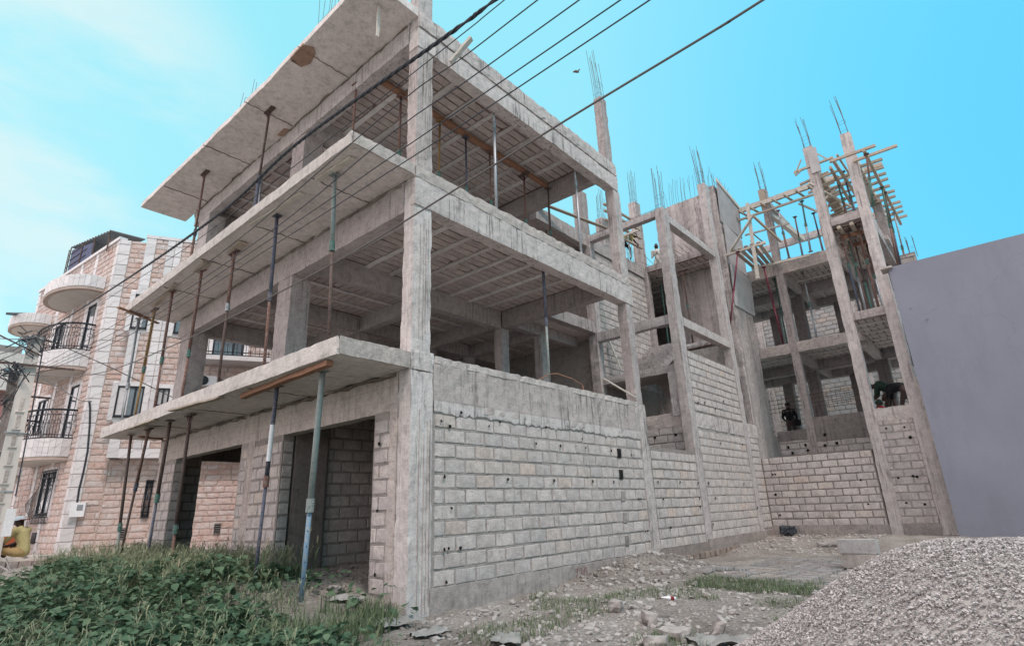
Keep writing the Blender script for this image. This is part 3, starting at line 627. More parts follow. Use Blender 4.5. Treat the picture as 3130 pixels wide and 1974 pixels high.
# columns standing on the roof level behind
for x, y, zt, l in ((9.05, 2.7, 11.5, 0), (10.45, 2.75, 11.05, 1.3), (12.95, 2.7, 12.7, 1.7), (9.2, .0, 9.9, 0)):
    if zt > 10: rbox('column', M['conc_board'], A, (x, x + .42, y, y + .3, 9.88, zt), 0.012, 0.12, 0.01)
    if l: rebars(A, x + .2, y + .15, zt, l, r=.010)
rebars(A, 9.32, .12, 9.75, 1.7, .24, .18, r=.012); rebars(A, -.75, 1.62, 9.95, 1.5, .2, .55, r=.006, lean=(.02, .02)); rebars(A, -.75, 5.0, 9.95, 1.0, .2, .6, r=.006, lean=(.05, 0)); rebars(A, 6.36, .13, 11.95, 1.9, .24, .16, r=.008, lean=(0, .06))
rebars(A, 5.6, 2.0, 9.9, 1.0, .2, .2); rebars(A, 12.4, 2.9, 9.9, 1.9, .5, .2, r=.009)
# ragged stub column between the floors, with its bars showing
rbox('mortar_wash', M['conc_white'], A, (0.0, .41, -.024, .3, 3.42, 3.72), .012, .05, .02)

# ================================================================== REAR BLOCK WITH THE TOWER
B = empty('unfinished_building', (14.1, 0, 0.4), 'unfinished rear block with raw tower, slender columns and timber scaffolding behind the open yard', 'building')
bB = []
rbox('column', M['conc'], B, (13.0, 13.36, -0.02, 0.24, 0.2, 12.35), 0.011, 0.12, 0.008); rebars(B, 13.18, .12, 12.35, 1.9, .24, .16, r=.010, lean=(-.03, .03))
w = rbox('block_wall', M['mortar'], B, (9.52, 13.0, 0.0, 0.2, 0.5, 3.4), 0.004, 0.2); bB += wall_items(w, (9.56, -0.002, 0.62), X_, Z_, -Y_, 3.42, 2.76, off=.15)
rbox(Bm, M['conc_side'], B, (9.5, 13.02, -0.02, 0.2, 3.38, 3.78), 0.012, 0.12, 0.02)
w = rbox('block_wall', M['mortar'], B, (9.52, 13.0, 0.0, 0.2, 3.7, 5.5), 0.004, 0.2); bB += wall_items(w, (9.56, -0.002, 3.82), X_, Z_, -Y_, 3.42, 1.68, off=.3)
w = rbox('block_wall', M['mortar'], B, (13.34, 14.12, 0.0, 0.2, 0.5, 3.4), 0.004, 0.2); bB += wall_items(w, (13.38, -0.002, 0.7), X_, Z_, -Y_, .72, 2.68)
rbox(Bm, M['conc_side'], B, (13.3, 14.2, -0.02, 0.2, 3.38, 3.82), 0.012, 0.12, 0.02)
rbox('plinth', M['plinth'], B, (9.2, 14.12, -0.04, 0.2, -0.1, 0.66), 0.014, 0.14)
for x, z in ((9.75, 4.05), (10.2, 4.1), (10.9, 4.0), (11.6, 4.3), (9.7, 1.97), (12.2, 1.97), (10.0, 1.6), (13.0, 1.3), (12.6, 3.1), (9.62, .98), (10.9, 3.05)): hole(B, (x, -0.006, z), -Y_, .045)
# stone footing courses showing under the plinth
foot = MB()
for i in range(22):
    x = 7.2 + i * .32; foot.rough(x, x + .29, -.10, .1, .18, .40, .1, .02, i * 3.1, .03)
foot.build('footing_stones', M['redclay'], B)['kind'] = 'stuff'
# tower
rbox('tower_wall', M['conc_board'], B, (14.3, 14.5, 0.0, 2.2, 2.9, 12.7), 0.02, 0.16, 0.02); rbox('tower_wall', M['conc_board'], B, (14.0, 15.95, 0.0, 0.2, 3.0, 12.72), 0.02, 0.16, 0.02)
rbox('tower_wall', M['conc_board'], B, (14.5, 15.95, 2.0, 2.2, 2.9, 12.6), 0.01, 0.3); rbox('tower_wall', M['conc_board'], B, (15.75, 15.95, 0.2, 2.0, 2.9, 12.6), 0.01, 0.3)
rbox('tower_wall', M['conc_board'], B, (14.12, 16.35, 0.0, 0.16, 2.3, 3.6), 0.012, 0.16, 0.01)
def bars(pts, n_, z, lo, hi):
    def fn(m):
        for i in range(n_):
            p = Vector(pts[0]).lerp(Vector(pts[1]), (i + random.uniform(-.3, .3)) / n_); l = random.uniform(lo, hi)
            m.tube([p + Z_ * (z - .1), p + Z_ * (z + l * .5) + Vector((random.uniform(-.03, .03), random.uniform(-.03, .03), 0)), p + Z_ * (z + l) + Vector((random.uniform(-.08, .08), random.uniform(-.08, .08), 0))], .006, 4)
    return part('rebar_cage', M['rebar'], B, fn)
bars((( 14.36, .1, 0), (14.36, 2.15, 0)), 13, 12.66, .8, 1.3); bars(((14.46, .15, 0), (14.46, 2.1, 0)), 9, 12.66, .6, 1.2); bars(((14.4, .1, 0), (15.9, .1, 0)), 11, 12.66, .5, 1.0)
def panel(x0, x1, z0, z1, lean=0.0):
    m = MB(); m.add([(x0, -.07 - lean, z1), (x1, -.07 - lean, z1 - .08), (x1, -.04, z0 + .05), (x0, -.04, z0), (x0, -.035 - lean, z1), (x1, -.035 - lean, z1 - .08), (x1, -.01, z0 + .05), (x0, -.01, z0)],
          [(0, 3, 2, 1), (4, 5, 6, 7), (0, 1, 5, 4), (2, 3, 7, 6), (1, 2, 6, 5), (3, 0, 4, 7)]); return m.build('formwork_panel', M['ply'], B)
panel(14.1, 16.25, 11.2, 12.75, .06); panel(14.2, 16.0, 9.55, 11.15, .02); panel(14.1, 16.1, 7.95, 9.5, .05)
part('formwork_board', M['wood_pale'], B, lambda m: m.bar((14.0, -.14, 12.85), (16.6, -.14, 12.55), .04, .14))
rbox('column', M['conc'], B, (13.0, 13.3, 2.6, 2.9, 3.6, 9.7), .012, .12, .01)
for z in (6.5, 9.7): rbox('floor_slab', M['conc_slab'], B, (13.3, 18.0, 2.22, 8.0, z, z + .16), .01, .5)
ceiling(B, 13.35, 18.0, 2.25, 8.0, 9.66, 'Y', .6, 'B'); rbox('block_wall', M['mortar'], B, (13.3, 18.0, 7.9, 8.1, 6.6, 9.7), .006, .5); rbox('block_wall', M['mortar'], B, (17.8, 18.0, 2.2, 8.0, 6.6, 9.7), .006, .5)
# landings reached from the shaft
rbox('floor_slab', M['conc'], B, (13.08, 14.3, 0.5, 2.7, 9.68, 9.92), 0.012, 0.12, 0.01); rbox('floor_slab', M['conc'], B, (13.08, 14.3, 0.25, 1.75, 6.48, 6.68), 0.02, 0.10, 0.04)
ceiling(B, 13.1, 14.3, 0.3, 2.7, 9.66, 'Y', .6, 'B'); ceiling(B, 13.1, 14.3, 0.3, 1.7, 6.46, 'Y', .6, 'B')
m = MB()
for i in range(13):
    y = .25 + i * .19; x0 = 13.15 + random.uniform(-.1, .1); m.tube([(x0 + .9, y, 9.95), (x0, y + .03, 10.0), (x0 - .55, y + random.uniform(-.1, .1), 10.03 + random.uniform(-.05, .2))], .008, 5)
for i in range(5):
    y = .5 + i * .42; m.tube([(13.08, y, 9.95), (12.99, y, 9.75), (12.97, y, 9.45), (13.02, y - .05, 9.34), (13.08, y - .1, 9.42)], .010, 5)
m.build('projecting_rebar', M['rebar'], B)
# yard wall (X = 14.1) in two lengths
w = rbox('block_wall', M['mortar'], B, (14.1, 14.3, -3.08, 0.0, 0.5, 2.76), 0.004, 0.2); bB += wall_items(w, (14.098, -0.03, 0.74), -Y_, Z_, -X_, 3.03, 2.02, bw=.42, bh=.202)
rbox('plinth', M['plinth'], B, (14.07, 14.3, -3.1, 0.0, -.1, .76), 0.015, 0.14)
w = rbox('block_wall', M['mortar'], B, (14.1, 14.3, -4.22, -3.38, 0.5, 3.55), 0.004, 0.2); bB += wall_items(w, (14.098, -3.38, 0.76), -Y_, Z_, -X_, .84, 2.78, bw=.42, bh=.202, off=.1)
rbox('plinth', M['plinth'], B, (14.07, 14.3, -4.25, -3.36, -.1, .78), 0.015, 0.14); rbox(Bm, M['conc_front'], B, (14.07, 14.3, -4.25, -3.36, 3.5, 3.88), 0.015, 0.12, .02)
for y, z in ((-.3, 2.25), (-.37, 2.25), (-.28, 1.65), (-.3, 1.05), (-2.65, 1.95), (-2.7, 1.3), (-3.55, 3.3), (-3.98, 3.28), (-4.05, 3.0), (-3.55, 1.95), (-3.9, 1.98), (-3.98, 1.96), (-3.6, 1.3), (-4.0, 1.25)): hole(B, (14.095, y, z), -X_, random.uniform(.032, .055))
foot = MB()
for i in range(14):
    y = -.35 - i * .3; foot.rough(13.98, 14.2, y - .27, y, .22, .44, .1, .02, i * 5.1, .03)
foot.build('footing_stones', M['redclay'], B)['kind'] = 'stuff'
rbox('column', M['conc_white'], B, (14.06, 14.36, -3.40, -3.10, 0.3, 12.75), 0.011, 0.12, 0.008); rbox('column', M['conc_white'], B, (14.06, 14.36, -4.52, -4.22, 0.3, 12.72), 0.011, 0.12, 0.008)
rbox('buttress', M['conc_front'], B, (14.02, 14.4, -4.66, -4.5, 0.2, 4.6), 0.02, 0.12, .02)
rebars(B, 14.2, -3.25, 12.75, 1.5, .22, .2, r=.008, lean=(0, .06)); rebars(B, 14.2, -4.37, 12.7, 1.9, .18, .2, 3, r=.009, lean=(-.02, .07))
for z0, z1 in ((6.55, 6.80), (9.72, 10.0)): rbox(Bm, M['conc'], B, (14.1, 14.34, -4.24, -3.38, z0, z1), 0.01, 0.12, .01)
# recessed facade
w = rbox('block_wall', M['mortar'], B, (16.3, 16.5, -3.3, 0.0, 2.3, 3.5), 0.006, 0.3); bB += wall_items(w, (16.298, -.02, 2.5), -Y_, Z_, -X_, 3.2, 1.0, bw=.42)
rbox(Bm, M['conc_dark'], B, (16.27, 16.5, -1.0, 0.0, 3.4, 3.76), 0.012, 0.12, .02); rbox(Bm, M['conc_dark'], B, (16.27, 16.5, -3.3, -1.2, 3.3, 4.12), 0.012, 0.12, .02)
for y, z in ((-.3, 3.2), (-.4, 3.0), (-.85, 3.22), (-.9, 3.05), (-1.5, 3.5), (-1.45, 3.15), (-1.8, 3.2)): hole(B, (16.265, y, z), -X_, .06)
rbox('column', M['conc'], B, (16.26, 16.54, -1.22, -.96, 2.4, 13.0), 0.012, 0.13, .01); rebars(B, 16.4, -1.1, 13.0, 1.5, .2, .2, r=.009, lean=(0, .05))
for z0, z1 in ((6.42, 6.80), (9.42, 9.88)): rbox(Bm, M['conc_front'], B, (16.28, 16.5, -3.3, 0.1, z0, z1), 0.012, 0.14, .015)
rbox('floor_slab', M['conc_slab'], B, (16.5, 21.3, -4.6, 2.0, 3.42, 3.6)); rbox('floor_slab', M['conc_slab'], B, (14.34, 16.3, -4.5, -3.38, 3.42, 3.6))
for z in (6.60, 9.70):
    rbox('floor_slab', M['conc_slab'], B, (16.5, 21.3, -4.6, 2.0, z, z + .14)); rbox('floor_slab', M['conc_slab'], B, (14.34, 16.5, -4.5, -3.2, z, z + .14))
    ceiling(B, 16.5, 18.9, -3.1, 1.9, z - .03, 'Y', .6, 'B'); ceiling(B, 19.2, 21.1, -4.5, 1.9, z - .03, 'X', .6, 'B'); ceiling(B, 14.36, 18.9, -4.24, -3.3, z - .03, 'Y', .6, 'B')
    for b in ((18.9, 19.2, -4.5, 2.0, z - .42, z), (21.1, 21.4, -4.5, 2.0, z - .38, z), (16.5, 21.6, -3.3, -3.08, z - .40, z), (16.5, 21.6, -1.2, -1.0, z - .36, z), (14.34, 18.9, -4.5, -4.26, z - .3, z)): rbox(Bm, M['conc'], B, b, .01, .25)
for x, y in ((18.9, -.9), (18.9, -3.25), (21.05, .6), (21.05, -2.0), (21.05, -4.2)):
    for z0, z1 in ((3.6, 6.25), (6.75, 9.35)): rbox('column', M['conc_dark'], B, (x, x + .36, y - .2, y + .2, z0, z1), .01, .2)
w = rbox('block_wall', M['mortar'], B, (25.0, 25.2, -6.4, 6.0, 3.0, 10.9), 0.006, 0.5); bgrey = wall_items(w, (24.998, 4.5, 3.0), -Y_, Z_, -X_, 10.5, 7.8, bw=.45, bh=.215)
for y in (2.4, .3, -1.9, -4.0): rbox('column', M['conc_white'], B, (24.92, 25.1, y - .16, y + .16, 3.6, 10.6), .01, .2)
for i in range(9): hole(B, (24.98, random.uniform(-4.5, 2), random.uniform(4.2, 7)), -X_, .06)
# bits of far upper storey right of the scaffolding
w = rbox('block_wall', M['mortar'], B, (18.4, 18.6, -5.1, -4.6, 8.4, 9.7), 0.01, 0.2); bB += wall_items(w, (18.398, -4.6, 8.5), -Y_, Z_, -X_, .5, 1.15)
rebars(B, 18.5, -5.05, 9.6, .9, .2, .2, r=.01)
rbox('column', M['conc'], B, (17.6, 17.9, -4.6, -4.3, 9.8, 11.8), .01, .2, .01)
w = rbox('block_wall', M['mortar'], B, (17.5, 17.7, -3.4, -2.55, 9.85, 11.6), 0.01, 0.2); bB += wall_items(w, (17.498, -2.57, 9.9), -Y_, Z_, -X_, .7, 1.6)
rebars(B, 17.6, -2.8, 11.7, 1.2, .2, .2, r=.01)
# level-12.7 ring beams cast ahead of the top slab
rbox(Bm, M['conc'], B, (16.3, 16.5, -3.4, .1, 12.45, 12.62), .01, .15, .01); rbox(Bm, M['conc'], B, (16.5, 20.5, -1.2, -1.0, 12.4, 12.62), .01, .15, .01); rbox(Bm, M['conc'], B, (20.4, 20.6, -4.5, .8, 12.2, 12.5), .01, .2, .01)
# rebar mat leaning in the open floor
part('rebar_mat', M['rebar'], B, lambda m: [m.tube([(17.4, .9, z), (17.4, -2.9, z + .12)], .012, 4) for z in (4.55, 4.7, 4.85, 5.0)] + [m.tube([(17.4, .8 - i * .14, 4.5), (17.4, .8 - i * .14, 5.1)], .007, 4) for i in range(24)])

emit('brick', M['block'], bricks, BV, A, 'A')
emit('brick', M['block'], bB, BV, B, 'B')
emit('grey_brick', M['block_grey'], bgrey, BV, B, 'B2', 100)
emit('ceiling_block', M['ceil'], [c[:5] for c in ceils if c[5] == 'A'], BVH, A, 'cA')
emit('ceiling_block', M['ceil'], [c[:5] for c in ceils if c[5] == 'B'], BVH, B, 'cB', 120)

# ================================================================== MAUVE RENDERED WALL (neighbour on the right)
mw = empty('rendered_wall', (14.0, -8, 0), 'tall smooth mauve-grey rendered wall right of the yard behind the gravel pile', 'wall')
mb = MB(); mb.rough(13.55, 13.85, -16.0, -4.60, -0.3, 7.72, .5, .004, 2.0); mb.build('rendered_face', M['mauve'], mw)
for y, z in ((-4.9, 6.4), (-5.2, 6.0)): rbox('chip', M['mauve'], mw, (13.53, 13.56, y, y + .05, z, z + .03), .01, .03)
rbox('roof_ledge', M['conc_edge'], mw, (13.4, 13.9, -4.72, -4.42, 7.66, 7.72), .008, .1)

# ================================================================== SHORING PROPS
PMATS = {}
def prop(top, bot, inner, outer, collar='green', ro=0.030, ri=0.024, split=0.52, head='plate', wire=False, label='', group=None, flip=False, band=None):
    top, bot = Vector(top), Vector(bot); d = top - bot; mid = bot + d * split
    r = empty('shoring_prop', (0, 0, 0), label, 'prop', group)
    lo, hi = (outer, inner) if not flip else (inner, outer)
    part('lower_tube', M[lo], r, lambda m: m.tube([bot + d * .01, mid], ro if not flip else ri, 10), True)
    part('upper_tube', M[hi], r, lambda m: m.tube([mid - d * .01, top - d * .01], ri if not flip else ro, 10), True)
    part('collar', M[collar], r, lambda m: m.tube([mid - d * .025, mid + d * .03], ro * 1.28, 10))
    if band: part('paint_band', M['white'], r, lambda m: m.tube([bot + d * band[0], bot + d * band[1]], ro * 1.06, 10))
    u = d.normalized().orthogonal().normalized(); v = d.normalized().cross(u)
    hp = [mid + u * (ro * 1.3), mid + u * (ro * 3.0), mid + u * (ro * 3.3) + d.normalized() * ro * 1.6, mid + u * (ro * 2.6) + d.normalized() * ro * 3, mid + u * ro * 1.4 + d.normalized() * ro * 2.6]
    part('pin', M['galv'], r, lambda m: [m.tube(hp, .006, 5), m.tube([mid - u * ro * 2.2, mid + u * ro * 2.2], .007, 5)])
    if head == 'plate': part('head_plate', M[hi], r, lambda m: m.box(top.x - .07, top.x + .07, top.y - .07, top.y + .07, top.z - .012, top.z))
    elif head == 'fork':
        part('head_fork', M['rustdark'], r, lambda m: [m.box(top.x - .05, top.x + .05, top.y - .17, top.y + .17, top.z - .025, top.z)] + [m.bar(top - d.normalized() * .22, top + Vector((0, s * .15, -.02)), .014, .03) for s in (-1, 1)])
    part('base_plate', M[lo], r, lambda m: m.box(bot.x - .07, bot.x + .07, bot.y - .07, bot.y + .07, bot.z, bot.z + .01))
    if wire: part('tie_wire', M['galv'], r, lambda m: m.tube([mid + u * (ro * 1.4 * cos(a * 1.3)) + v * (ro * 1.4 * sin(a * 1.3)) + d.normalized() * (.006 * a) for a in range(9)] + [mid + u * .11], .004, 4))
    # holes of the pin tube
    lo_r = (ri if flip else ro)
    if outer != 'galv':
        part('pin_holes', M['hole'], r, lambda m: [m.tube([bot + d * k + (CAM - bot).normalized() * (lo_r * .97), bot + d * k + (CAM - bot).normalized() * (lo_r * 1.04)], .008, 6) for k in ([.08 + .06 * i for i in range(6)] if flip else [.62 + .055 * i for i in range(5)])])
    return r
GF = 'shoring props standing in the weeds under the lowest slab edge'
G1 = 'shoring props on the first slab edge'
ZS1, ZS2, ZS3 = 3.425, 6.552, 9.79
def P(tx, ty, bx, by, zt, zb, X=-0.9, zcut=None, **k):
    t = on(tx, ty, 0, X); b = on(bx, by, 0, X)
    d = (t - b).normalized(); b = t - d * ((t.z - zb) / d.z); t.z = min(t.z, zt)
    return prop(t, b, **k)
P(310, 1014, 271, 1323, 3.40, .42, inner='greenpale', outer='rustdark', label='leftmost prop under the lowest slab, green top section above a rusty brown lower tube', group=GF, flip=True, wire=True, split=.34)
P(352, 996, 279, 1323, 3.40, .42, inner='rustdark', outer='rust', collar='slate', label='steeply leaning rusty brown prop, second from the left under the lowest slab', group=GF, split=.6, head='fork', flip=True, wire=True)
P(402, 978, 345, 1315, 3.42, .45, inner='slate', outer='rustdark', label='thick dark slate prop standing against the left end pier of the frontage', group=GF, ro=.034, split=.5, flip=True)
P(450, 962, 405, 1300, 3.40, .50, inner='rust', outer='rustdark', label='rusty red prop with a hooked wire collar in front of the narrow left doorway', group=GF, head='fork', split=.3, flip=True, wire=True)
P(652, 905, 604, 1320, 3.40, .48, inner='slate', outer='slate', collar='rust', label='dark prop painted with a white band, in front of the pier between the doorways', group=GF, ro=.032, split=.52, flip=True, band=(.62, .80))
P(759, 872, 708, 1415, 3.40, .36, inner='blue', outer='greenpale', collar='greenpale', label='nearest prop, pale green above and blue below, in front of the wide dark doorway', group=GF, ro=.040, ri=.031, split=.42, flip=True, wire=True)
P(326, 749, 287, 986, 6.5, 3.67, inner='galv', outer='galv', collar='galv', label='silver grey prop, leftmost on the first slab edge before the pink house', group=G1, split=.36, wire=True, flip=True)
P(364, 727, 318, 975, 6.52, 3.67, inner='yellow', outer='yellow', label='yellow and rust prop with green collar on the first slab edge', group=G1, split=.45, flip=True, head='fork')
P(406, 683, 363, 958, 6.52, 3.67, inner='rust', outer='rust', label='red prop with a bent pin on the first slab edge before the pink house windows', group=G1, split=.42, flip=True)
P(475, 633, 429, 924, 6.54, 3.67, inner='rust', outer='rust', collar='green', label='red and green prop on the first slab edge beside the end column', group=G1, split=.36, flip=True)
P(551, 593, 513, 901, 6.54, 3.67, inner='rustdark', outer='rust', collar='galv', label='pale grey and rust prop with a braced fork head on the first slab edge', group=G1, head='fork', split=.58, flip=True, wire=True)
P(652, 503, 621, 859, 6.54, 3.67, inner='rust', outer='slate', collar='slate', label='prop with a slate blue top and red lower tube beside the broad middle column', group=G1, split=.46, flip=True, wire=True)
P(787, 412, 773, 802, 6.54, 3.67, inner='rustdark', outer='greenpale', collar='green', label='tall pale prop with punched lower tube near the corner of the first slab', group=G1, split=.56, flip=True, ro=.033)
P(493, 340, 454, 574, 9.79, 6.76, X=-.62, inner='rust', outer='rust', collar='slate', label='red prop with T head under the left end of the top cantilever', head='fork', split=.45)
P(641, 206, 598, 489, 9.79, 6.76, X=-.62, inner='rustdark', outer='slate', collar='slate', label='tall dark prop with splayed head under the middle of the top cantilever', head='fork', split=.45, ro=.034)
prop((0.1, 5.9, 9.3), (0.1, 5.85, 6.75), 'galv', 'galv', 'galv', label='short silver prop under the top front beam beside the leftmost opening')
def PV(x, y, zt, zb, inner, outer, label, **k): return prop((x + random.uniform(-.03, .03), y, zt), (x, y, zb), inner, outer, label=label, **k)
PV(2.24, .3, 9.68, 6.76, 'galv', 'galv', 'bright galvanised prop in the top side opening, nearest the corner column', collar='galv', wire=True, split=.74)
PV(5.11, .3, 9.68, 6.76, 'galv', 'galv', 'galvanised prop near the far end of the top side opening', collar='galv', wire=True, split=.72)
PV(3.62, .3, 6.53, 3.67, 'greenpale', 'slate', 'grey and red prop alone in the middle side opening', collar='slate', split=.47, flip=True)
G2 = 'props under the orange plank on the top open floor'
for x, i, o_, lb in ((0.82, 'rust', 'rust', 'short red prop left of the corner column under the orange plank'), (1.83, 'yellow', 'green', 'yellow and green prop just right of the corner column'), (2.65, 'slate', 'slate', 'slim slate prop under the orange plank, second past the corner column'),
                     (3.43, 'rust', 'rust', 'red prop under the middle of the orange plank'), (4.65, 'rust', 'rustdark', 'dark red prop with T head under the orange plank')):
    PV(x, 1.52, 9.48, 6.75, i, o_, lb, group=G2, head='fork' if x > 4 else 'plate', split=.5)
for x, y, i, lb in ((5.62, 1.5, 'rustdark', 'dark prop at the far end of the orange plank'), (5.95, 1.75, 'rust', 'red prop with raking strut behind the far end of the orange plank'), (-.0, 1.9, 'rust', 'red prop behind the front beam of the top open floor'), (6.1, 3.0, 'slate', 'slim prop at the back of the top open floor before the stair bay'), (7.6, 3.1, 'galv', 'silver stub prop beside the stair bay on the second floor')):
    PV(x, y, 9.48 if y < 2.9 else 9.6, 6.75, i, i, lb, ri=.022, ro=.027)
# props in the rear block
PV(13.35, 1.35, 9.45, 6.7, 'rust', 'rustdark', 'rusty prop with T head standing on the broken landing of the tower', head='fork', split=.5)
t0 = on(1735, 592, 0, 14.0); prop(t0, on(1716, 775, 0, 13.7), 'crimson', 'crimson', 'crimson', ro=.028, ri=.028, label='crimson prop raking up to the scaffold plank beside the tower')
t0 = on(1796, 628, 0, 15.2); prop(t0, on(1843, 812, 0, 16.5), 'crimson', 'crimson', 'crimson', ro=.03, ri=.03, label='crimson prop raking down from the scaffold plank into the recessed floor')
k_ = 0
names = ('dark red', 'rust and green', 'green', 'slate', 'brown', 'grey', 'red brown', 'dark green'); ms = ('rust', 'rust', 'green', 'slate', 'rustdark', 'galv', 'rust', 'green')
for i, (x, y) in enumerate(((14.5, -3.55), (14.6, -3.75), (15.2, -3.62), (15.3, -3.95), (15.9, -3.7), (16.0, -4.0), (14.5, -4.05), (15.7, -4.15))):
    PV(x, y, 9.6, 6.75, ms[i], ms[(i + 3) % 8], names[i] + ' prop in the crowd of props between the two slender right-hand columns', group='props crowded between the two right-hand columns', ri=.026, ro=.034, split=random.uniform(.4, .6), flip=bool(i % 2))
for x, y, z0, z1, lb, mt in ((16.9, -.75, 6.75, 9.55, 'dark green prop on the second floor of the recessed bay', 'green'), (16.9, -1.75, 6.75, 9.55, 'galvanised prop right of the slender recessed column', 'galv'), (10.6, 3.4, 6.6, 9.3, 'dark prop in the shadow behind the stair bay opening', 'rustdark'), (13.7, 2.4, 6.6, 9.3, 'green prop at the back of the tower landing', 'green')):
    PV(x, y, z1, z0, mt, mt, lb, ri=.026, ro=.032)

# ================================================================== LOOSE TIMBER
def plank(a, b, w, h, mat, label, group=None, name='timber_plank'):
    m = MB(); a, b = Vector(a), Vector(b); n_ = 8; d = (b - a).normalized(); r = d.cross(Z_).normalized() if abs(d.z) < .9 else X_; u = r.cross(d)
    for i in range(n_ + 1):
        p = a + (b - a) * i / n_; off = r * random.uniform(-.006, .006) + u * random.uniform(-.006, .006)
        for s, t in ((-1, -1), (1, -1), (1, 1), (-1, 1)): m.v.append(tuple(p + off + r * s * w / 2 * random.uniform(.94, 1.04) + u * t * h / 2 * random.uniform(.94, 1.04)))
    for i in range(n_):
        for k in range(4): m.face([i * 4 + k, i * 4 + (k + 1) % 4, (i + 1) * 4 + (k + 1) % 4, (i + 1) * 4 + k])
    m.face([0, 3, 2, 1]); m.face([n_ * 4 + k for k in range(4)])
    o = m.build(name, M[mat]); return tag(o, label, 'plank', group)
plank(on(572, 932, 2, 3.39) + Vector((0, 0, 0)), on(775, 853, 2, 3.39), .10, .07, 'wood_orange', 'heavy orange brown bearer under the lowest slab across the two nearest props')
plank(on(400, 966, 2, 3.41), on(520, 934, 2, 3.41), .10, .03, 'wood', 'pale board under the lowest slab edge across the dark slate and rusty props')
plank(on(305, 1008, 2, 3.41), on(362, 988, 2, 3.41), .10, .03, 'wood', 'short board under the left tip of the lowest slab')
plank(on(328, 1027, 2, 3.41), on(380, 1033, 2, 3.41), .10, .03, 'wood_orange', 'brown board across the back of the lowest slab tip')
plank(on(278, 722, 2, 6.53), on(372, 760, 2, 6.53), .09, .03, 'wood_orange', 'brown board sticking out under the left tip of the middle slab')
plank(on(360, 722, 2, 6.53), on(412, 668, 2, 6.53), .09, .03, 'wood', 'short board above the yellow prop under the middle slab')
plank(on(592, 529, 2, 6.54), on(712, 455, 2, 6.54), .09, .03, 'wood_pale', 'pale board against the underside of the middle slab above the slate prop')
plank(on(745, 425, 2, 6.54), on(828, 372, 2, 6.54), .09, .03, 'wood_pale', 'pale board under the corner of the middle slab')
plank(on(545, 597, 2, 6.53), on(572, 570, 2, 6.53), .16, .03, 'wood', 'stub of board over the fork head under the middle slab')
plank(on(463, 640, 2, 6.53), on(486, 618, 2, 6.53), .14, .03, 'wood', 'stub of board over the red and green prop under the middle slab')
plank((0.1, 1.52, 9.55), (5.6, 1.52, 9.55), .13, .07, 'wood_orange', 'long orange plank under the ceiling of the top open floor')
plank(on(1060, 148, 1, -.09), on(1108, 90, 1, -.45), .10, .05, 'wood_pale', 'pale stub of timber jutting from the top side beam near the corner column', name='timber_stub')
plank((-.6, .32, 9.8), (-.62, .30, 9.1), .05, .03, 'wood_pale', 'thin lath hanging from the underside of the top slab', name='timber_lath')
plank(on(1432, 800, 1, 2.6), on(1462, 872, 1, 2.3), .09, .035, 'wood_pale', 'board leaning on the block wall of the stair bay')
plank((9.9, 1.9, 9.9), (6.7, 2.6, 9.95), .12, .03, 'wood', 'plank lying on the roof edge behind the stair bay')
# broken patches of form lining left in the top soffit
def patch(pts, z, mat, label):
    c = sum((Vector(p) for p in pts), Vector()) / len(pts); m = MB(); n_ = len(pts)
    m.add([(p[0], p[1], z) for p in pts] + [(p[0], p[1], z + .05) for p in pts], [tuple(range(n_))[::-1], tuple(range(n_, 2 * n_))] + [(i, (i + 1) % n_, n_ + (i + 1) % n_, n_ + i) for i in range(n_)]); return m.build('soffit_patch', M[mat], A)
M['patch'] = simple('rusty_brown_stained_concrete', (0.30, 0.19, 0.145), .9, .35, 6, .5)
pt = [on(x, y, 2, 9.79) for x, y in ((682, 138), (712, 106), (738, 112), (742, 128), (730, 150), (708, 158))]; patch(pt, 9.782, 'patch', '')
pt = [on(x, y, 2, 9.79) for x, y in ((684, 142), (706, 156), (700, 152), (690, 140))]; patch(pt, 9.776, 'rustdark', '')
pt = [on(x, y, 2, 9.79) for x, y in ((652, 318), (668, 302), (682, 305), (668, 322))]; patch(pt, 9.782, 'patch', '')
# bent bar sticking over the first side parapet
o = part('bent_rebar', M['wood_orange'], None, lambda m: m.tube([on(1245, 905, 1, .5), on(1290, 880, 1, .3), on(1310, 878, 1, .2), on(1345, 890, 1, .1), on(1370, 905, 1, .1), on(1373, 925, 1, .05)], .010, 6)); tag(o, 'bent rusty bar arching over the first floor edge of the side wall', 'rebar')
o = part('bamboo_pole', M['wood_pale'], None, lambda m: [m.tube([on(1420, 890, 1, .3), on(1496, 935, 1, -.06)], .02, 7)]); tag(o, 'pale pole lying on the edge beam by the second side column', 'pole')

# ================================================================== TIMBER FORMWORK ON THE REAR BLOCK
def frame(label): return empty('timber_formwork', (16, -3, 12), label, 'formwork')
FW = frame('timber falsework of bearers, joists and posts around the tops of the right-hand columns')
def tb(a, b, w=.07, h=.07, mat='wood', par=None, name='joist'): return part(name, M[mat], par or FW, lambda m: m.bar(a, b, w, h))
for i in range(13):        # joists carried outside the rightmost column
    X = 13.49 + i * .51; e_ = -5.08 - random.uniform(-.06, .08)
    tb((X, -3.85 if i == 0 else -4.45 + random.uniform(-.05, .05), 11.6), (X, -5.60 if i == 1 else e_, 11.6 + random.uniform(-.03, .03)), .08, .08)
tb((13.4, -4.80, 11.52), (20.0, -4.86, 11.5), .08, .10, name='bearer'); tb((13.3, -3.97, 11.52), (18.5, -4.10, 11.5), .08, .10, name='bearer')
rbox('beam_form', M['wood_pale'], FW, (14.4, 20.0, -4.52, -4.24, 11.66, 11.98), .01, .4)
for i in range(7):
    X = 14.3 + i * .8
    tb((X, -3.65, 11.7), (X, -2.75 - .05 * i, 11.62), name='joist')
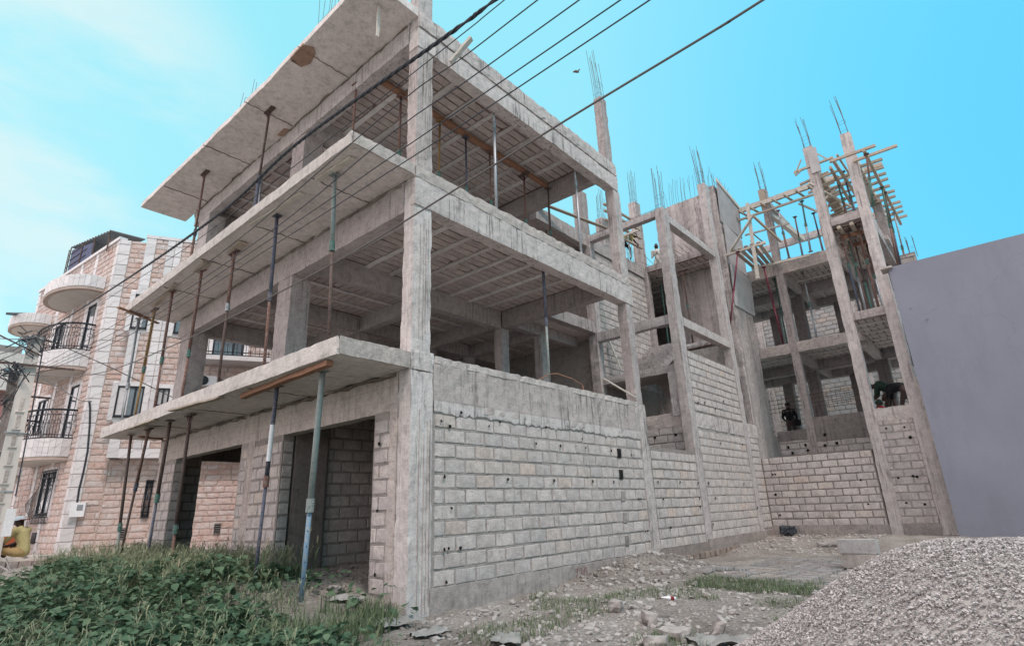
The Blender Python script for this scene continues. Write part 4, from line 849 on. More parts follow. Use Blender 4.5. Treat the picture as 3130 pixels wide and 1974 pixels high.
tb((13.9, -3.78, 11.62), (19.5, -3.75, 11.55), .08, .10, name='bearer'); rbox('beam_form', M['wood'], FW, (14.4, 18.6, -3.4, -3.1, 11.75, 12.0), .01, .4)
for i in range(9):
    X = 14.2 + i * .55; tb((X, -3.0 - random.uniform(0, .15), 11.55), (X, -4.0 - random.uniform(0, .2), 11.58), .06, .06)
for a_, b_ in (((13.8, -3.1, 11.3), (16.8, -3.9, 11.2)), ((14.3, -4.0, 12.2), (17.8, -4.1, 12.2)), ((15.0, -3.0, 11.0), (15.4, -4.2, 11.9)), ((16.4, -2.2, 12.0), (17.2, -3.3, 11.1)), ((16.1, -.2, 11.3), (16.2, -1.8, 11.25))): tb(a_, b_, .06, .06, 'wood_pale', name='brace')
tb((14.05, -2.7, 12.0), (14.05, -3.9, 12.02)); tb((14.02, -3.0, 12.0), (14.03, -2.72, 11.85), .04, .04); tb((14.02, -3.0, 12.35), (14.03, -2.72, 11.9), .035, .035, name='brace'); tb((14.02, -3.35, 12.55), (14.03, -3.75, 12.0), .035, .035, name='brace')
part('form_panel', M['ply'], FW, lambda m: m.box(14.0, 14.05, -3.5, -3.22, 11.7, 12.6))
# long beams of the recessed plane
tb((16.2, .3, 12.42), (16.2, -3.6, 12.42), .10, .16, 'wood_pale', name='bearer'); tb((16.0, .3, 11.95), (16.0, -3.6, 11.95), .07, .07, name='bearer'); tb((16.1, -3.2, 12.3), (16.3, -5.0, 12.35), .08, .12, name='bearer')
for i in range(9): tb((15.75, .2 - i * .42, 12.22), (16.75, .1 - i * .42, 12.3), .06, .06)
tb((17.0, -1.0, 12.3), (20.3, -1.35, 12.2), .18, .22, 'wood_pale', name='beam_form'); tb((16.2, -1.05, 13.0), (16.3, -1.05, 12.1), .22, .05, 'wood', name='form_panel')
PL = ('slate and silver post nearest the tower', 'silver post just right of the recessed column', 'rust red post behind the recessed column', 'green post midway between tower and right columns', 'slate post behind the green one', 'silver post close left of the first tall column', 'rust post between the two tall columns, lower left', 'green post between the two tall columns, front', 'slate post between the two tall columns beside the green one', 'silver post right between the two tall columns', 'rust post farthest back between the two tall columns')
for i, (x, y) in enumerate(((16.0, -.5), (16.2, -1.55), (17.2, -1.8), (16.1, -2.4), (17.4, -2.5), (16.1, -3.0), (17.0, -3.5), (15.2, -3.7), (15.0, -4.0), (16.6, -4.1), (17.6, -3.9))):
    o = prop((x, y + random.uniform(-.06, .06), 11.9), (x + random.uniform(-.2, .2), y + random.uniform(-.1, .1), 9.85), ('slate', 'galv', 'rust', 'green')[i % 4], ('galv', 'rust', 'slate')[i % 3], ri=.03, ro=.036,
             label=PL[i] + ' under the top timber falsework', group='posts under the top timber falsework')
for i, x in enumerate((13.6, 16.2, 16.7, 18.6)):
    prop((x, -4.82, 11.46), (x + .35, -4.62 - .03 * i, 9.9 if i == 0 else 8.6), ('rust', 'green', 'rustdark', 'galv')[i], ('green', 'rust', 'slate', 'rust')[i], ri=.028, ro=.034,
         label=('dark red post close beside the rightmost column under the first overhanging joists', 'green post of the pair under the middle of the overhanging joists', 'dark post of the pair under the middle of the overhanging joists', 'thin post under the far lower end of the overhanging joists')[i], group='posts under the overhanging joists')
# beam crate under the second-floor ceiling between the two right columns
for a, b in (((14.6, -3.5, 9.45), (14.7, -4.2, 9.47)), ((15.6, -3.5, 9.47), (15.6, -4.2, 9.47))): tb(a, b, .08, .10, 'wood_orange', name='bearer')
tb((14.0, -3.6, 9.57), (17.6, -3.65, 9.57), .10, .10, 'wood', name='bearer'); tb((14.0, -3.95, 9.57), (17.6, -3.95, 9.57), .10, .10, 'wood', name='bearer')
# hanging plank scaffold beside the tower
SC = empty('hanging_scaffold', (15.3, -.8, 10), 'loose plank scaffold slung between the tower and the slender recessed column', 'scaffold')
a, b = on(1690, 606, 0, 14.2), on(1800, 570, 0, 14.2); tb(a, b, .09, .09, 'wood_pale', SC, 'bearer')
c, d = on(1768, 632, 0, 16.0), on(1905, 600, 0, 16.0); tb(c, d, .09, .09, 'wood_pale', SC, 'bearer')
for i in range(5):
    p0 = a + (b - a) * (.35 + i * .13); p1 = c + (d - c) * (.03 + i * .085); tb(p0 + Vector((-.1, 0, .07)), p1 + Vector((.2, 0, .07)), .13, .035, ('wood', 'wood_pale', 'ply')[i % 3], SC, 'board')
tb(on(1757, 478, 0, 14.15), on(1782, 655, 0, 14.15), .11, .05, 'wood_pale', SC, 'post'); tb(on(1718, 590, 0, 14.1), on(1772, 505, 0, 14.1), .14, .04, 'wood_pale', SC, 'brace'); tb(on(1768, 505, 0, 14.15), on(1836, 568, 0, 15.9), .07, .07, 'wood', SC, 'brace')
tb(on(1765, 545, 0, 14.3), on(1795, 570, 0, 14.6), .03, .03, 'rustdark', SC, 'rod')
# light scaffold poles behind the open ring beams
SD = empty('pole_scaffold', (11.5, 2.2, 10), 'light pole scaffold with short boards between the slender columns behind the ring beams', 'scaffold')
for p_, q_ in (((11.0, 2.6, 9.9), (11.0, 2.55, 11.2)), ((11.9, 2.6, 9.9), (11.9, 2.6, 11.3))): part('pole', M['galv'], SD, lambda m: m.tube([p_, q_], .03, 7))
for z in (10.35, 10.75, 11.1, 11.35): tb((10.2, 2.5, z), (12.6, 2.45, z + .1), .09, .05, 'wood', SD, 'board')
for z in (10.5, 10.95): tb((11.3, 1.9, z), (11.3, 3.4, z), .07, .06, 'wood_pale', SD, 'board')

# ================================================================== NEIGHBOURING HOUSE, LEFT
HZ, HT = 0.6, 11.7
sd = Vector((cos(radians(-28)), sin(radians(-28)), 0)); sn = Vector((sd.y, -sd.x, 0))          # long side, its outward normal
fd = Vector((cos(radians(96)), sin(radians(96)), 0)); fn_ = Vector((-fd.y, fd.x, 0))           # street front
H0 = Vector((CAM.x + 24 * cos(radians(78.3)), CAM.y + 24 * sin(radians(78.3)), 0))
H = empty('pink_stone_house', (H0.x, H0.y, HZ), 'house clad in pink split stone and white marble with rounded balconies, left of the site', 'house')
PB = 0.42                                              # how far the upper floors stand out over the ground floor
def prism(m, pts, z0, z1):
    n_ = len(pts); m.add([(p[0], p[1], z0) for p in pts] + [(p[0], p[1], z1) for p in pts], [tuple(range(n_))[::-1], tuple(range(n_, 2 * n_))] + [(i, (i + 1) % n_, n_ + (i + 1) % n_, n_ + i) for i in range(n_)])
back = Vector((3.0, 9.0, 0))
LF, LS = 8.5, 17.0
def pl2(*p): return [tuple(q) for q in p]
part('wall', M['stone_joint'], H, lambda m: prism(m, [H0 - fn_ * .0, H0 + sd * LS, H0 + sd * LS + fd * 9, H0 + fd * LF][0:4], -.1, HT - .02))
S1 = .95
part('upper_wall', M['stone_joint'], H, lambda m: prism(m, [H0 + sd * S1 + sn * PB, H0 + sd * LS + sn * PB, H0 + sd * LS - sn * .1, H0 + sd * S1 - sn * .1], 3.62, HT - .05))
stones, tiles = [], []
STW = bpy.data.objects['wall']; UPW = bpy.data.objects['upper_wall']
def clad(par, org, U, Nn, w, z0, z1, strips=(), opens=(), ch=0.2, depth=.03):
    z = z0
    while z < z1 - .05:
        hh = min(ch * random.choice((.9, 1, 1, 1.15)), z1 - z); x = -random.uniform(0, .3)
        while x < w:
            ww = random.uniform(.28, .62); a, b_ = max(x, 0), min(x + ww, w); x += ww
            segs = [(a, b_)]
            for s0, s1 in strips: segs = [y for q in segs for y in ((q[0], min(q[1], s0)), (max(q[0], s1), q[1])) if y[1] - y[0] > .06]
            for s0, s1, o0, o1 in opens:
                if z + hh > o0 + .02 and z < o1 - .02: segs = [y for q in segs for y in ((q[0], min(q[1], s0)), (max(q[0], s1), q[1])) if y[1] - y[0] > .06]
            for s0, s1 in segs:
                stones.append((par, org + U * ((s0 + s1) / 2) + Z_ * (z + hh / 2) - Nn * .004, U * (s1 - s0 - .012), Z_ * (hh - .014), Nn * depth * random.uniform(.6, 1.3)))
        z += hh
    for s0, s1 in strips:
        z = z0
        while z < z1 - .02:
            hh = min(.42, z1 - z)
            if not any(z + hh / 2 > o0 and z + hh / 2 < o1 and (s0 + s1) / 2 > q0 and (s0 + s1) / 2 < q1 for q0, q1, o0, o1 in opens):
                tiles.append((par, org + U * ((s0 + s1) / 2) + Z_ * (z + hh / 2) - Nn * .002, U * (s1 - s0), Z_ * (hh - .008), Nn * .036))
            z += hh
    for q0, q1, o0, o1 in opens:      # marble surround
        for a0, a1, b0, b1 in ((q0 - .16, q0, o0 - .16, o1 + .16), (q1, q1 + .16, o0 - .16, o1 + .16), (q0, q1, o1, o1 + .16), (q0, q1, o0 - .16, o0)):
            tiles.append((par, org + U * ((a0 + a1) / 2) + Z_ * ((b0 + b1) / 2) - Nn * .002, U * (a1 - a0), Z_ * (b1 - b0), Nn * .045))
def sfrom(px, py, off): p = onp(px, py, H0 + sn * off, sn); return (p - H0).dot(sd), p.z
def rect_s(x0, y0, x1, y1, off):
    a = sfrom(x0, (y0 + y1) / 2, off)[0]; b_ = sfrom(x1, (y0 + y1) / 2, off)[0]; xm = (x0 + x1) / 2
    return (a, b_, sfrom(xm, y1, off)[1], sfrom(xm, y0, off)[1])
def window(org, U, Nn, r, curtain=False, bars=1, name='window'):
    q0, q1, z0, z1 = r; d = -.02
    fr = part(name, M['black'], H, lambda m: [m.bar(org + U * a + Z_ * z0 + Nn * .02, org + U * a + Z_ * z1 + Nn * .02, .05, .06, Nn) for a in ([q0 + .03] + [q0 + (q1 - q0) * (i + 1) / (bars + 1) for i in range(bars)] + [q1 - .03])] + [m.bar(org + U * q0 + Z_ * z + Nn * .02, org + U * q1 + Z_ * z + Nn * .02, .06, .05, Z_) for z in (z0 + .03, z1 - .03)])
    mt = M['curtain'] if curtain else M['glass']
    part('pane', mt, fr, lambda m: m.add([org + U * q0 + Z_ * z0 + Nn * .008, org + U * q1 + Z_ * z0 + Nn * .008, org + U * q1 + Z_ * z1 + Nn * .008, org + U * q0 + Z_ * z1 + Nn * .008], [(0, 1, 2, 3)]))
    part('sill', M['black'], fr, lambda m: m.bar(org + U * q0 + Z_ * (z0 - .02) + Nn * .05, org + U * q1 + Z_ * (z0 - .02) + Nn * .05, .10, .03, Z_))
    return fr
oS = H0 + sn * PB
W1 = rect_s(272, 908, 336, 980, PB); W2 = rect_s(368, 913, 398, 955, PB); W3 = rect_s(308, 742, 348, 773, PB); W4 = rect_s(408, 768, 424, 784, PB)
W5 = rect_s(500, 787, 574, 850, PB)
W1 = (W1[0], W1[1], W1[2], W1[3]); zf = lambda r, o: (r[0], r[1], r[2], r[3])
W3 = (W3[0], W3[1], W3[2], W3[2] + 1.3); W4 = (W4[0], W4[0] + .7, W4[2], W4[2] + 1.0)
ops = [W1, W2, W3, W4, W5]
clad(UPW, oS, sd, sn, LS, 3.9, HT, strips=[(S1, S1 + .3), (W1[1] + .2, W1[1] + .42), (W2[0] - .45, W2[0] - .2), (W2[1] + .25, W2[1] + .5), (W5[0] - .6, W5[0] - .35), (11, 11.3)], opens=ops)
# trim the part of the upper cladding before the bay starts
stones[:] = [s for s in stones if not (s[0] is UPW and (s[1] - oS).dot(sd) < S1)]
part('overhang_band', M['marble'], H, lambda m: prism(m, [oS + sd * S1 + sn * .02, oS + sd * LS + sn * .02, oS + sd * LS - sn * .4, oS + sd * S1 - sn * .4], 3.60, 3.9)); 
part('bay_return', M['marble'], H, lambda m: prism(m, [oS + sd * (S1 - .02) + sn * .03, oS + sd * (S1 + .3) + sn * .03, H0 + sd * (S1 + .3), H0 + sd * (S1 - .02)], 3.6, HT))
part('parapet_coping', M['marble'], H, lambda m: prism(m, [oS + sd * (S1 - .05) + sn * .05, oS + sd * LS + sn * .05, oS + sd * LS - sn * .3, oS + sd * (S1 - .05) - sn * .3], HT, HT + .12))
W6 = rect_s(339, 1128, 356, 1214, 0)
clad(STW, H0, sd, sn, S1, HZ, HT, strips=[(0, .34)], opens=[])
clad(STW, H0 + sd * S1, sd, sn, LS - S1, HZ, 3.62, strips=[], opens=[])
for r, c in ((W1, False), (W2, True), (W3, False), (W4, False), (W5, False)): window(oS, sd, sn, r, c, 2 if r is W1 or r is W5 else 1)
gw = window(H0, sd, sn, W6, False, 0)
def grille(org, U, Nn, r, n_=8, bulge=.25, par=None, name='window_grille', belly=.35):
    q0, q1, z0, z1 = r
    def fn(m):
        for i in range(n_ + 1):
            a = q0 + (q1 - q0) * i / n_; P_ = []
            for k in range(9):
                t = k / 8; P_.append(org + U * a + Z_ * (z0 + (z1 - z0) * t) + Nn * (.06 + bulge * math.exp(-((t - belly) / .2) ** 2)))
            m.tube(P_, .011, 4)
        for t in (.02, .12, .85, .97): m.bar(org + U * q0 + Z_ * (z0 + (z1 - z0) * t) + Nn * .08, org + U * q1 + Z_ * (z0 + (z1 - z0) * t) + Nn * .08, .03, .03)
    return part(name, M['black'], par or H, fn)
grille(H0, sd, sn, W6, 6, .14)
for x, y in ((287, 1254), (511, 1242)):
    s_, z_ = sfrom(x, y, 0)
    part('vent', M['black'], H, lambda m: [m.box(0, 0, 0, 0, 0, 0)] and m.bar(H0 + sd * s_ + Z_ * (z_ - .17) + sn * .03, H0 + sd * s_ + Z_ * (z_ + .17) + sn * .03, .2, .04, sn))
    part('vent_louvre', M['mortar'], H, lambda m: [m.bar(H0 + sd * (s_ - .1) + Z_ * (z_ - .14 + k * .07) + sn * .055, H0 + sd * (s_ + .1) + Z_ * (z_ - .14 + k * .07) + sn * .055, .02, .018) for k in range(5)])
# far balcony on the long side
r5 = (W5[0] - .3, W5[1] + 3.2, W5[2], W5[2] + 1.05); part('balcony_slab', M['marble'], H, lambda m: prism(m, [oS + sd * r5[0], oS + sd * r5[1], oS + sd * r5[1] + sn * .9, oS + sd * r5[0] + sn * .9], r5[2] - .16, r5[2]))
grille(oS + sn * .8, sd, sn, r5, 30, .15, name='balcony_railing')
# meter box and air conditioner
s_, z_ = sfrom(186, 1198, 0)
mt_ = part('meter_box', M['white'], None, lambda m: m.bar(H0 + sd * s_ + Z_ * (z_ - .22) + sn * .10, H0 + sd * s_ + Z_ * (z_ + .22) + sn * .10, .40, .16, sn)); tag(mt_, 'white meter box with a small window, on the pink stone wall near its corner', 'meter box')
part('meter_window', M['glass'], mt_, lambda m: m.bar(H0 + sd * (s_ + .06) + Z_ * (z_ - .02) + sn * .185, H0 + sd * (s_ + .06) + Z_ * (z_ + .15) + sn * .185, .16, .01, sn))
r = rect_s(481, 888, 498, 910, PB)
ac = part('air_conditioner', M['white'], None, lambda m: m.bar(oS + sd * ((r[0] + r[1]) / 2) + Z_ * r[2] + sn * .18, oS + sd * ((r[0] + r[1]) / 2) + Z_ * r[3] + sn * .18, .75, .3, sn)); tag(ac, 'air conditioner unit on the pink house wall seen between the shoring props', 'air conditioner')
part('fan_grille', M['black'], ac, lambda m: m.tube([oS + sd * ((r[0] + r[1]) / 2 - .12) + Z_ * ((r[2] + r[3]) / 2) + sn * .32, oS + sd * ((r[0] + r[1]) / 2 - .12) + Z_ * ((r[2] + r[3]) / 2) + sn * .345], .17, 14))
# street front
clad(STW, H0, fd, fn_, LF, HZ, HT, strips=[(0, .25), (1.9, 2.15), (3.4, 3.65), (5.2, 5.5), (8.2, 8.5)],
     opens=[(1.0, 1.75, z, z + 2.1) for z in (4.2, 7.3)] + [(3.9, 5.0, z + .7, z + 2.0) for z in (4.2, 7.3)] + [(1.5, 2.7, 1.9, 3.3)])
for z in (4.2, 7.3): window(H0, fd, fn_, (1.0, 1.75, z, z + 2.1), False, 0, 'balcony_door'); window(H0, fd, fn_, (3.9, 5.0, z + .7, z + 2.0), False, 1)
window(H0, fd, fn_, (1.5, 2.7, 1.9, 3.3), False, 1); grille(H0, fd, fn_, (1.4, 2.8, 1.6, 3.4), 10, .28)
for s_, z_ in ((2.3, 1.15), (5.8, 1.2)): part('vent', M['black'], H, lambda m: m.bar(H0 + fd * s_ + Z_ * (z_ - .18) + fn_ * .03, H0 + fd * s_ + Z_ * (z_ + .18) + fn_ * .03, .4, .06, fn_))
part('parapet_coping', M['marble'], H, lambda m: prism(m, [H0 - sd * .0 + fn_ * .08, H0 + fd * LF + fn_ * .08, H0 + fd * LF - fn_ * .2, H0 - fn_ * .2], HT, HT + .12))
def balcony(sc, a, b_, zb, hb, rail=True, name='balcony'):
    K = 22; pts = []
    for i in range(K + 1):
        t = pi * i / K; e_ = abs(sin(t)) ** .75
        pts.append(H0 + fd * (sc - a * cos(t)) + fn_ * (b_ * e_ + .02))
    bal = part(name, M['marble'], H, lambda m: prism(m, pts, zb + .12, zb + hb))
    inner = [H0 + fd * sc + (p - H0 - fd * sc) * .88 for p in pts]
    part('soffit_rim', M['stone_joint'], bal, lambda m: prism(m, pts, zb, zb + .12)); part('soffit', M['cream'], bal, lambda m: prism(m, inner, zb - .006, zb + .02))
    for i in range(K):
        for r_ in range(max(1, int(hb / .28))):
            c = (pts[i] + pts[i + 1]) / 2; u = pts[i + 1] - pts[i]; hh = hb / max(1, int(hb / .28)); nn = Vector((-u.y, u.x, 0)).normalized()
            tiles.append((STW, c + Z_ * (zb + .12 + (hb - .12) / hb * hh * (r_ + .5)), u * .97, Z_ * hh * .86, nn * .02))
    if rail:
        zr = zb + hb
        def fn(m):
            top = [p + Z_ * (zr + .98) for p in pts]; m.tube(top, .034, 6); m.tube([p + Z_ * (zr + .80) for p in pts], .014, 5); m.tube([p + Z_ * (zr + .12) for p in pts], .016, 5); m.tube([p + Z_ * (zr + .02) for p in pts], .022, 5)
            for i in range(2 * K + 1):
                f = i / 2; i0 = min(int(f), K - 1); p = pts[i0].lerp(pts[i0 + 1], f - i0); d = (p - (H0 + fd * sc)); d.z = 0; d = d.normalized() if d.length > .1 else fn_
                m.tube([p + Z_ * (zr + .02), p + Z_ * (zr + .15) + d * .02, p + Z_ * (zr + .32) + d * .15, p + Z_ * (zr + .5) + d * .10, p + Z_ * (zr + .65) + d * .0, p + Z_ * (zr + .8)], .011, 4)
                if i % 2:
                    c = p + Z_ * (zr + .89); w = d.cross(Z_); m.tube([c + (w * cos(k * pi / 3) + Z_ * sin(k * pi / 3)) * .07 for k in range(7)], .008, 4, False)
                    c = p + Z_ * (zr + .55) + d * .06; m.tube([c + (w * cos(k * pi / 3) + Z_ * sin(k * pi / 3)) * .08 for k in range(7)], .008, 4, False)
        part('railing', M['black'], bal, fn)
    return bal
balcony(2.5, 1.75, 1.05, 3.62, .72); balcony(2.5, 1.75, 1.05, 6.75, .72); balcony(2.5, 1.85, 1.15, 9.75, .55, False, 'canopy'); balcony(7.2, 1.3, 1.0, 9.5, .5, False, 'canopy'); balcony(6.8, 1.5, 1.0, 3.3, .5, False, 'canopy')
BXT = [([(-.5, -.5, 0), (.5, -.5, 0), (.5, .5, 0), (-.5, .5, 0), (-.49, -.47, 1), (.49, -.47, 1), (.49, .47, 1), (-.49, .47, 1)], [(4, 5, 6, 7), (0, 1, 5, 4), (1, 2, 6, 5), (2, 3, 7, 6), (3, 0, 4, 7)])]
emit('stone', M['stone'], stones, block_variants(8, .16), H, 'H', 300); emit('marble_tile', M['marble'], tiles, BXT, H, 'Ht', 200)
# tin shelter on its roof
TS = empty('roof_shelter', (H0.x, H0.y + 3, HT), 'rusty tin lean-to with a blue sheet standing on the roof of the pink stone house', 'shelter')
rp = lambda s, f, z: H0 + fd * s + sd * f + Z_ * z
part('tin_roof', M['tin'], TS, lambda m: m.add([rp(1.6, .1, 12.62), rp(1.6, 1.3, 12.4), rp(6.0, 1.3, 12.9), rp(6.0, .1, 13.25), rp(1.6, .1, 12.66), rp(1.6, 1.3, 12.44), rp(6, 1.3, 12.94), rp(6, .1, 13.29)], [(0, 3, 2, 1), (4, 5, 6, 7), (0, 1, 5, 4), (2, 3, 7, 6), (1, 2, 6, 5), (3, 0, 4, 7)]))
for k in range(15): part('corrugation', M['tin'], TS, lambda m: m.tube([rp(1.6 + k * .3, .05, 12.64 + k * .042), rp(1.6 + k * .3, 1.3, 12.42 + k * .034)], .03, 5))
M['bluesheet'] = simple('blue_plastic_sheet', (.035, .055, .13), .6, .3, 4); part('sheet', M['bluesheet'], TS, lambda m: m.add([rp(3.4, .12, 11.8), rp(5.9, .12, 11.8), rp(5.9, .12, 13.1), rp(3.4, .12, 12.7)], [(0, 1, 2, 3)]))
for q_ in (1.7, 3.2, 4.6, 6.0): part('post', M['rustdark'], TS, lambda m: m.tube([rp(q_, .1, 11.7), rp(q_, .1, 13.25 - (6 - q_) * .14)], .025, 5))
part('side_frame', M['rustdark'], TS, lambda m: [m.tube([rp(6.2, f, 11.7), rp(6.2, f, 13.2)], .018, 5) for f in (.1, .5)] + [m.tube([rp(6.2, .1, z), rp(4.0, .1, z)], .014, 4) for z in (12.0, 12.3, 12.6, 12.9)])
ta = part('aerial_mast', M['rustdark'], None, lambda m: [m.bar(on(250, 590, 1, H0.y + 1), on(258, 562, 1, H0.y + 1), .05, .05), m.bar(on(250, 574, 1, H0.y + 1), on(266, 563, 1, H0.y + 1), .06, .06)]); tag(ta, 'short rusty T shaped mast on the roof of the pink stone house', 'mast')
# downlead and cable on the house
dl = part('wall_cable', M['cable'], None, lambda m: m.tube([onp(x, y, H0 + sn * .05, sn) for x, y in ((210, 942), (212, 960), (211, 1000), (206, 1060), (196, 1110), (186, 1150), (180, 1190))], .03, 6)); tag(dl, 'thick black cable running down the white marble corner of the house to the meter box', 'cable')

# ================================================================== LEFT STREET BACKGROUND
FB = empty('street_building', (-3, 38, .6), 'cream building with curved white bands and red brown wall at the far left edge', 'building')
def farbox(x0, y0, x1, y1, d, mat, name, depth=6, par=None):
    a0 = ray((x0 + x1) / 2, (y0 + y1) / 2); h = Vector((a0.x, a0.y, 0)).normalized(); c0 = CAM + h * d
    P_ = [onp(x, y, c0, h) for x, y in ((x0, y1), (x1, y1), (x1, y0), (x0, y0))]
    z0 = min(P_[0].z, P_[1].z); z1 = (P_[2].z + P_[3].z) / 2; rt = Vector((h.y, -h.x, 0)); sa, sb = (P_[0] - c0).dot(rt), (P_[1] - c0).dot(rt)
    return part(name, mat, par or FB, lambda m: prism(m, [c0 + rt * sa, c0 + rt * sb, c0 + rt * sb + h * depth, c0 + rt * sa + h * depth], z0, z1))
M['redwall'] = simple('dull_red_wall', (.27, .13, .12), .9, .2, 3)
farbox(-120, 905, 62, 1330, 44, M['redwall'], 'wall'); farbox(-120, 850, 60, 905, 43.6, M['cream'], 'white_band'); farbox(-120, 822, 56, 850, 43.8, M['conc_edge'], 'upper_wall'); farbox(-120, 806, 52, 826, 44.5, M['mortar'], 'parapet')
farbox(-120, 985, 40, 1020, 43.4, M['cream'], 'white_band'); farbox(-120, 1060, 30, 1100, 43.2, M['cream'], 'white_band'); farbox(5, 1105, 30, 1150, 43.1, M['black'], 'window'); farbox(8, 866, 24, 872, 43.5, M['glass'], 'window')
GT = empty('gate_house', (-2, 27, .6), 'low brown entrance with posts and lintel behind the utility pole at the far left', 'building')
farbox(-120, 1128, 64, 1152, 33, M['cream'], 'lintel', 1, GT); farbox(20, 1152, 88, 1178, 33.5, M['conc_dark'], 'lintel', 1, GT); farbox(-120, 1160, 90, 1318, 35, M['conc_dark'], 'back_wall', 1, GT)
for a, b_ in ((34, 48), (62, 66), (74, 84)): farbox(a, 1176, b_, 1316, 33, M['conc_front'], 'post', .5, GT)
farbox(52, 1178, 60, 1260, 33.2, M['black'], 'door', .2, GT); farbox(67, 1178, 73, 1262, 33.2, M['conc_edge'], 'door', .2, GT)
farbox(36, 1118, 80, 1130, 31, M['wood_pale'], 'roof_board', 1.5, GT)
# utility poles
def upole(top, bot, d, w, label, slots=True):
    a, b_ = ray(*top), ray(*bot); ha = Vector((a.x, a.y, 0)).normalized()
    T = CAM + a * (d / Vector((a.x, a.y)).length); Bq = CAM + b_ * (d / Vector((b_.x, b_.y)).length); k = (T.z - .5) / (T.z - Bq.z); Bq = T + (Bq - T) * k
    r = empty('utility_pole', (Bq.x, Bq.y, .5), label, 'utility pole')
    rt = Vector((ha.y, -ha.x, 0)); dd = (T - Bq)
    def fn(m):
        for t0, t1 in ((0, 1),):
            vs = []
            for t, ww in ((0, w * 1.25), (1, w * .8)):
                c = Bq + dd * t
                for i, j in ((-1, -1), (1, -1), (1, 1), (-1, 1)): vs.append(c + rt * i * ww / 2 + ha * j * ww / 2)
            m.add(vs, [(0, 3, 2, 1), (4, 5, 6, 7), (0, 1, 5, 4), (1, 2, 6, 5), (2, 3, 7, 6), (3, 0, 4, 7)])
    part('shaft', M['cream'] if slots else M['conc_dark'], r, fn)
    if slots:
        for i in range(9):
            t = .02 + i * .078; c = Bq + dd * t - ha * (w * (1.25 - .45 * t) / 2)
            part('climbing_slot', M['conc_front'], r, lambda m: m.bar(c + dd * .006 - ha * .008, c + dd * .062 - ha * .006, w * .22, .03, ha)); part('slot_ledge', M['cream'], r, lambda m: m.bar(c - rt * w * .25 - ha * .02, c + rt * w * .25 - ha * .02, .05, .03))
    for t in (.30, .55, .985): part('pole_band', M['galv'], r, lambda m: m.bar(Bq + dd * t - rt * w * .62, Bq + dd * t + rt * w * .62, w * 1.26, .03))
    def knot(m, c, n_, R_):
        for i in range(n_):
            p = [c + Vector((random.uniform(-R_, R_), random.uniform(-R_ * .5, R_ * .5), random.uniform(-R_, R_)))]
            for k in range(4): p.append(p[-1] + Vector((random.uniform(-.25, .25), random.uniform(-.1, .1), random.uniform(-.25, .18))))
            m.tube(p, random.uniform(.008, .018), 4)
    part('cable_tangle', M['cable'], r, lambda m: [knot(m, T - dd * .02 - ha * .3 - rt * .15, 16, .18), knot(m, T - dd * .17 - ha * .3 - rt * .25, 16, .2)])
    part('cross_arm', M['rustdark'], r, lambda m: [m.bar(T - dd * .145 - rt * .8 - ha * .25, T - dd * .145 + rt * 1.1 - ha * .25, .06, .06), m.bar(T - dd * .05 - rt * 1.3 - ha * .2 + Z_ * .4, T - dd * .08 + rt * .25 - ha * .2 - Z_ * .1, .04, .04)])
    return r, T, Bq, rt, ha
UP = upole((84, 792), (-14, 1250), 22.5, .40, 'pale concrete utility pole with climbing slots and tangled cables, in front of the pink house')
upole((36, 872), (-22, 1250), 27, .42, 'darker utility pole leaning at the far left edge behind the pale one', False)
bx = farbox(1, 1196, 25, 1260, 21.5, M['white'], 'electric_cabinet', .35, UP[0]); bx.parent = None; bx.matrix_parent_inverse = Matrix(); tag(bx, 'white electrical cabinet fixed on the pale utility pole above the seated man', 'cabinet')
part('downpipe', M['cable'], UP[0], lambda m: m.tube([UP[1] + UP[3] * .22 - UP[4] * .25, UP[1] * .6 + UP[2] * .4 + UP[3] * .28 - UP[4] * .25, UP[1] * .28 + UP[2] * .72 + UP[3] * .30 - UP[4] * .28], .018, 6))
# ------------------------------------------------------------------ overhead cables
def cable(pts, X, r, label, mat='cable', twist=False, ext=1.25):
    P_ = [on(x, y, 1, X[1]) if isinstance(X, tuple) else on(x, y, 0, X) for x, y in pts]; e_ = P_[0] + (P_[0] - P_[1]).normalized() * ext * 3
    P_ = [e_] + P_
    Q = []
    for i in range(len(P_) - 1):        # smooth through the measured points
        p0, p1, p2, p3 = P_[max(i - 1, 0)], P_[i], P_[i + 1], P_[min(i + 2, len(P_) - 1)]; L = (p2 - p1).length; n_ = max(4, min(60, int(L / (.08 if twist else .5))))
        for k in range(n_):
            t = k / n_; Q.append(0.5 * ((2 * p1) + (p2 - p0) * t + (2 * p0 - 5 * p1 + 4 * p2 - p3) * t * t + (3 * p1 - p0 - 3 * p2 + p3) * t ** 3))
    Q.append(P_[-1])
    def fn(m):
        if not twist: m.tube(Q, r, 6); return
        for s in range(3):
            R_ = []; acc = 0
            for i, p in enumerate(Q):
                d = (Q[min(i + 1, len(Q) - 1)] - Q[max(i - 1, 0)]).normalized(); u = d.cross(Z_).normalized(); w = u.cross(d); acc += (Q[i] - Q[i - 1]).length if i else 0
                a = acc * 14 + s * 2.094; R_.append(p + (u * cos(a) + w * sin(a)) * r * .62)
            m.tube(R_, r * .6, 5)
    o = part('overhead_cable', M[mat], None, fn, True); return tag(o, label, 'cable')
cable([(1165, 0), (1077, 66), (700, 337), (520, 500), (300, 655), (92, 788)], -1.45, .022, 'thickest overhead cable, twisted and black, crossing in front of the corner column', twist=True)
cable([(1187, 0), (1077, 89), (700, 385), (456, 570), (300, 672), (80, 815)], -1.47, .006, 'thin overhead cable just below the thick twisted one')
cable([(1265, 0), (1077, 144), (923, 255), (543, 577), (300, 745), (60, 880)], -1.49, .007, 'third overhead cable from the top left, leaving the frame right of the thick one')
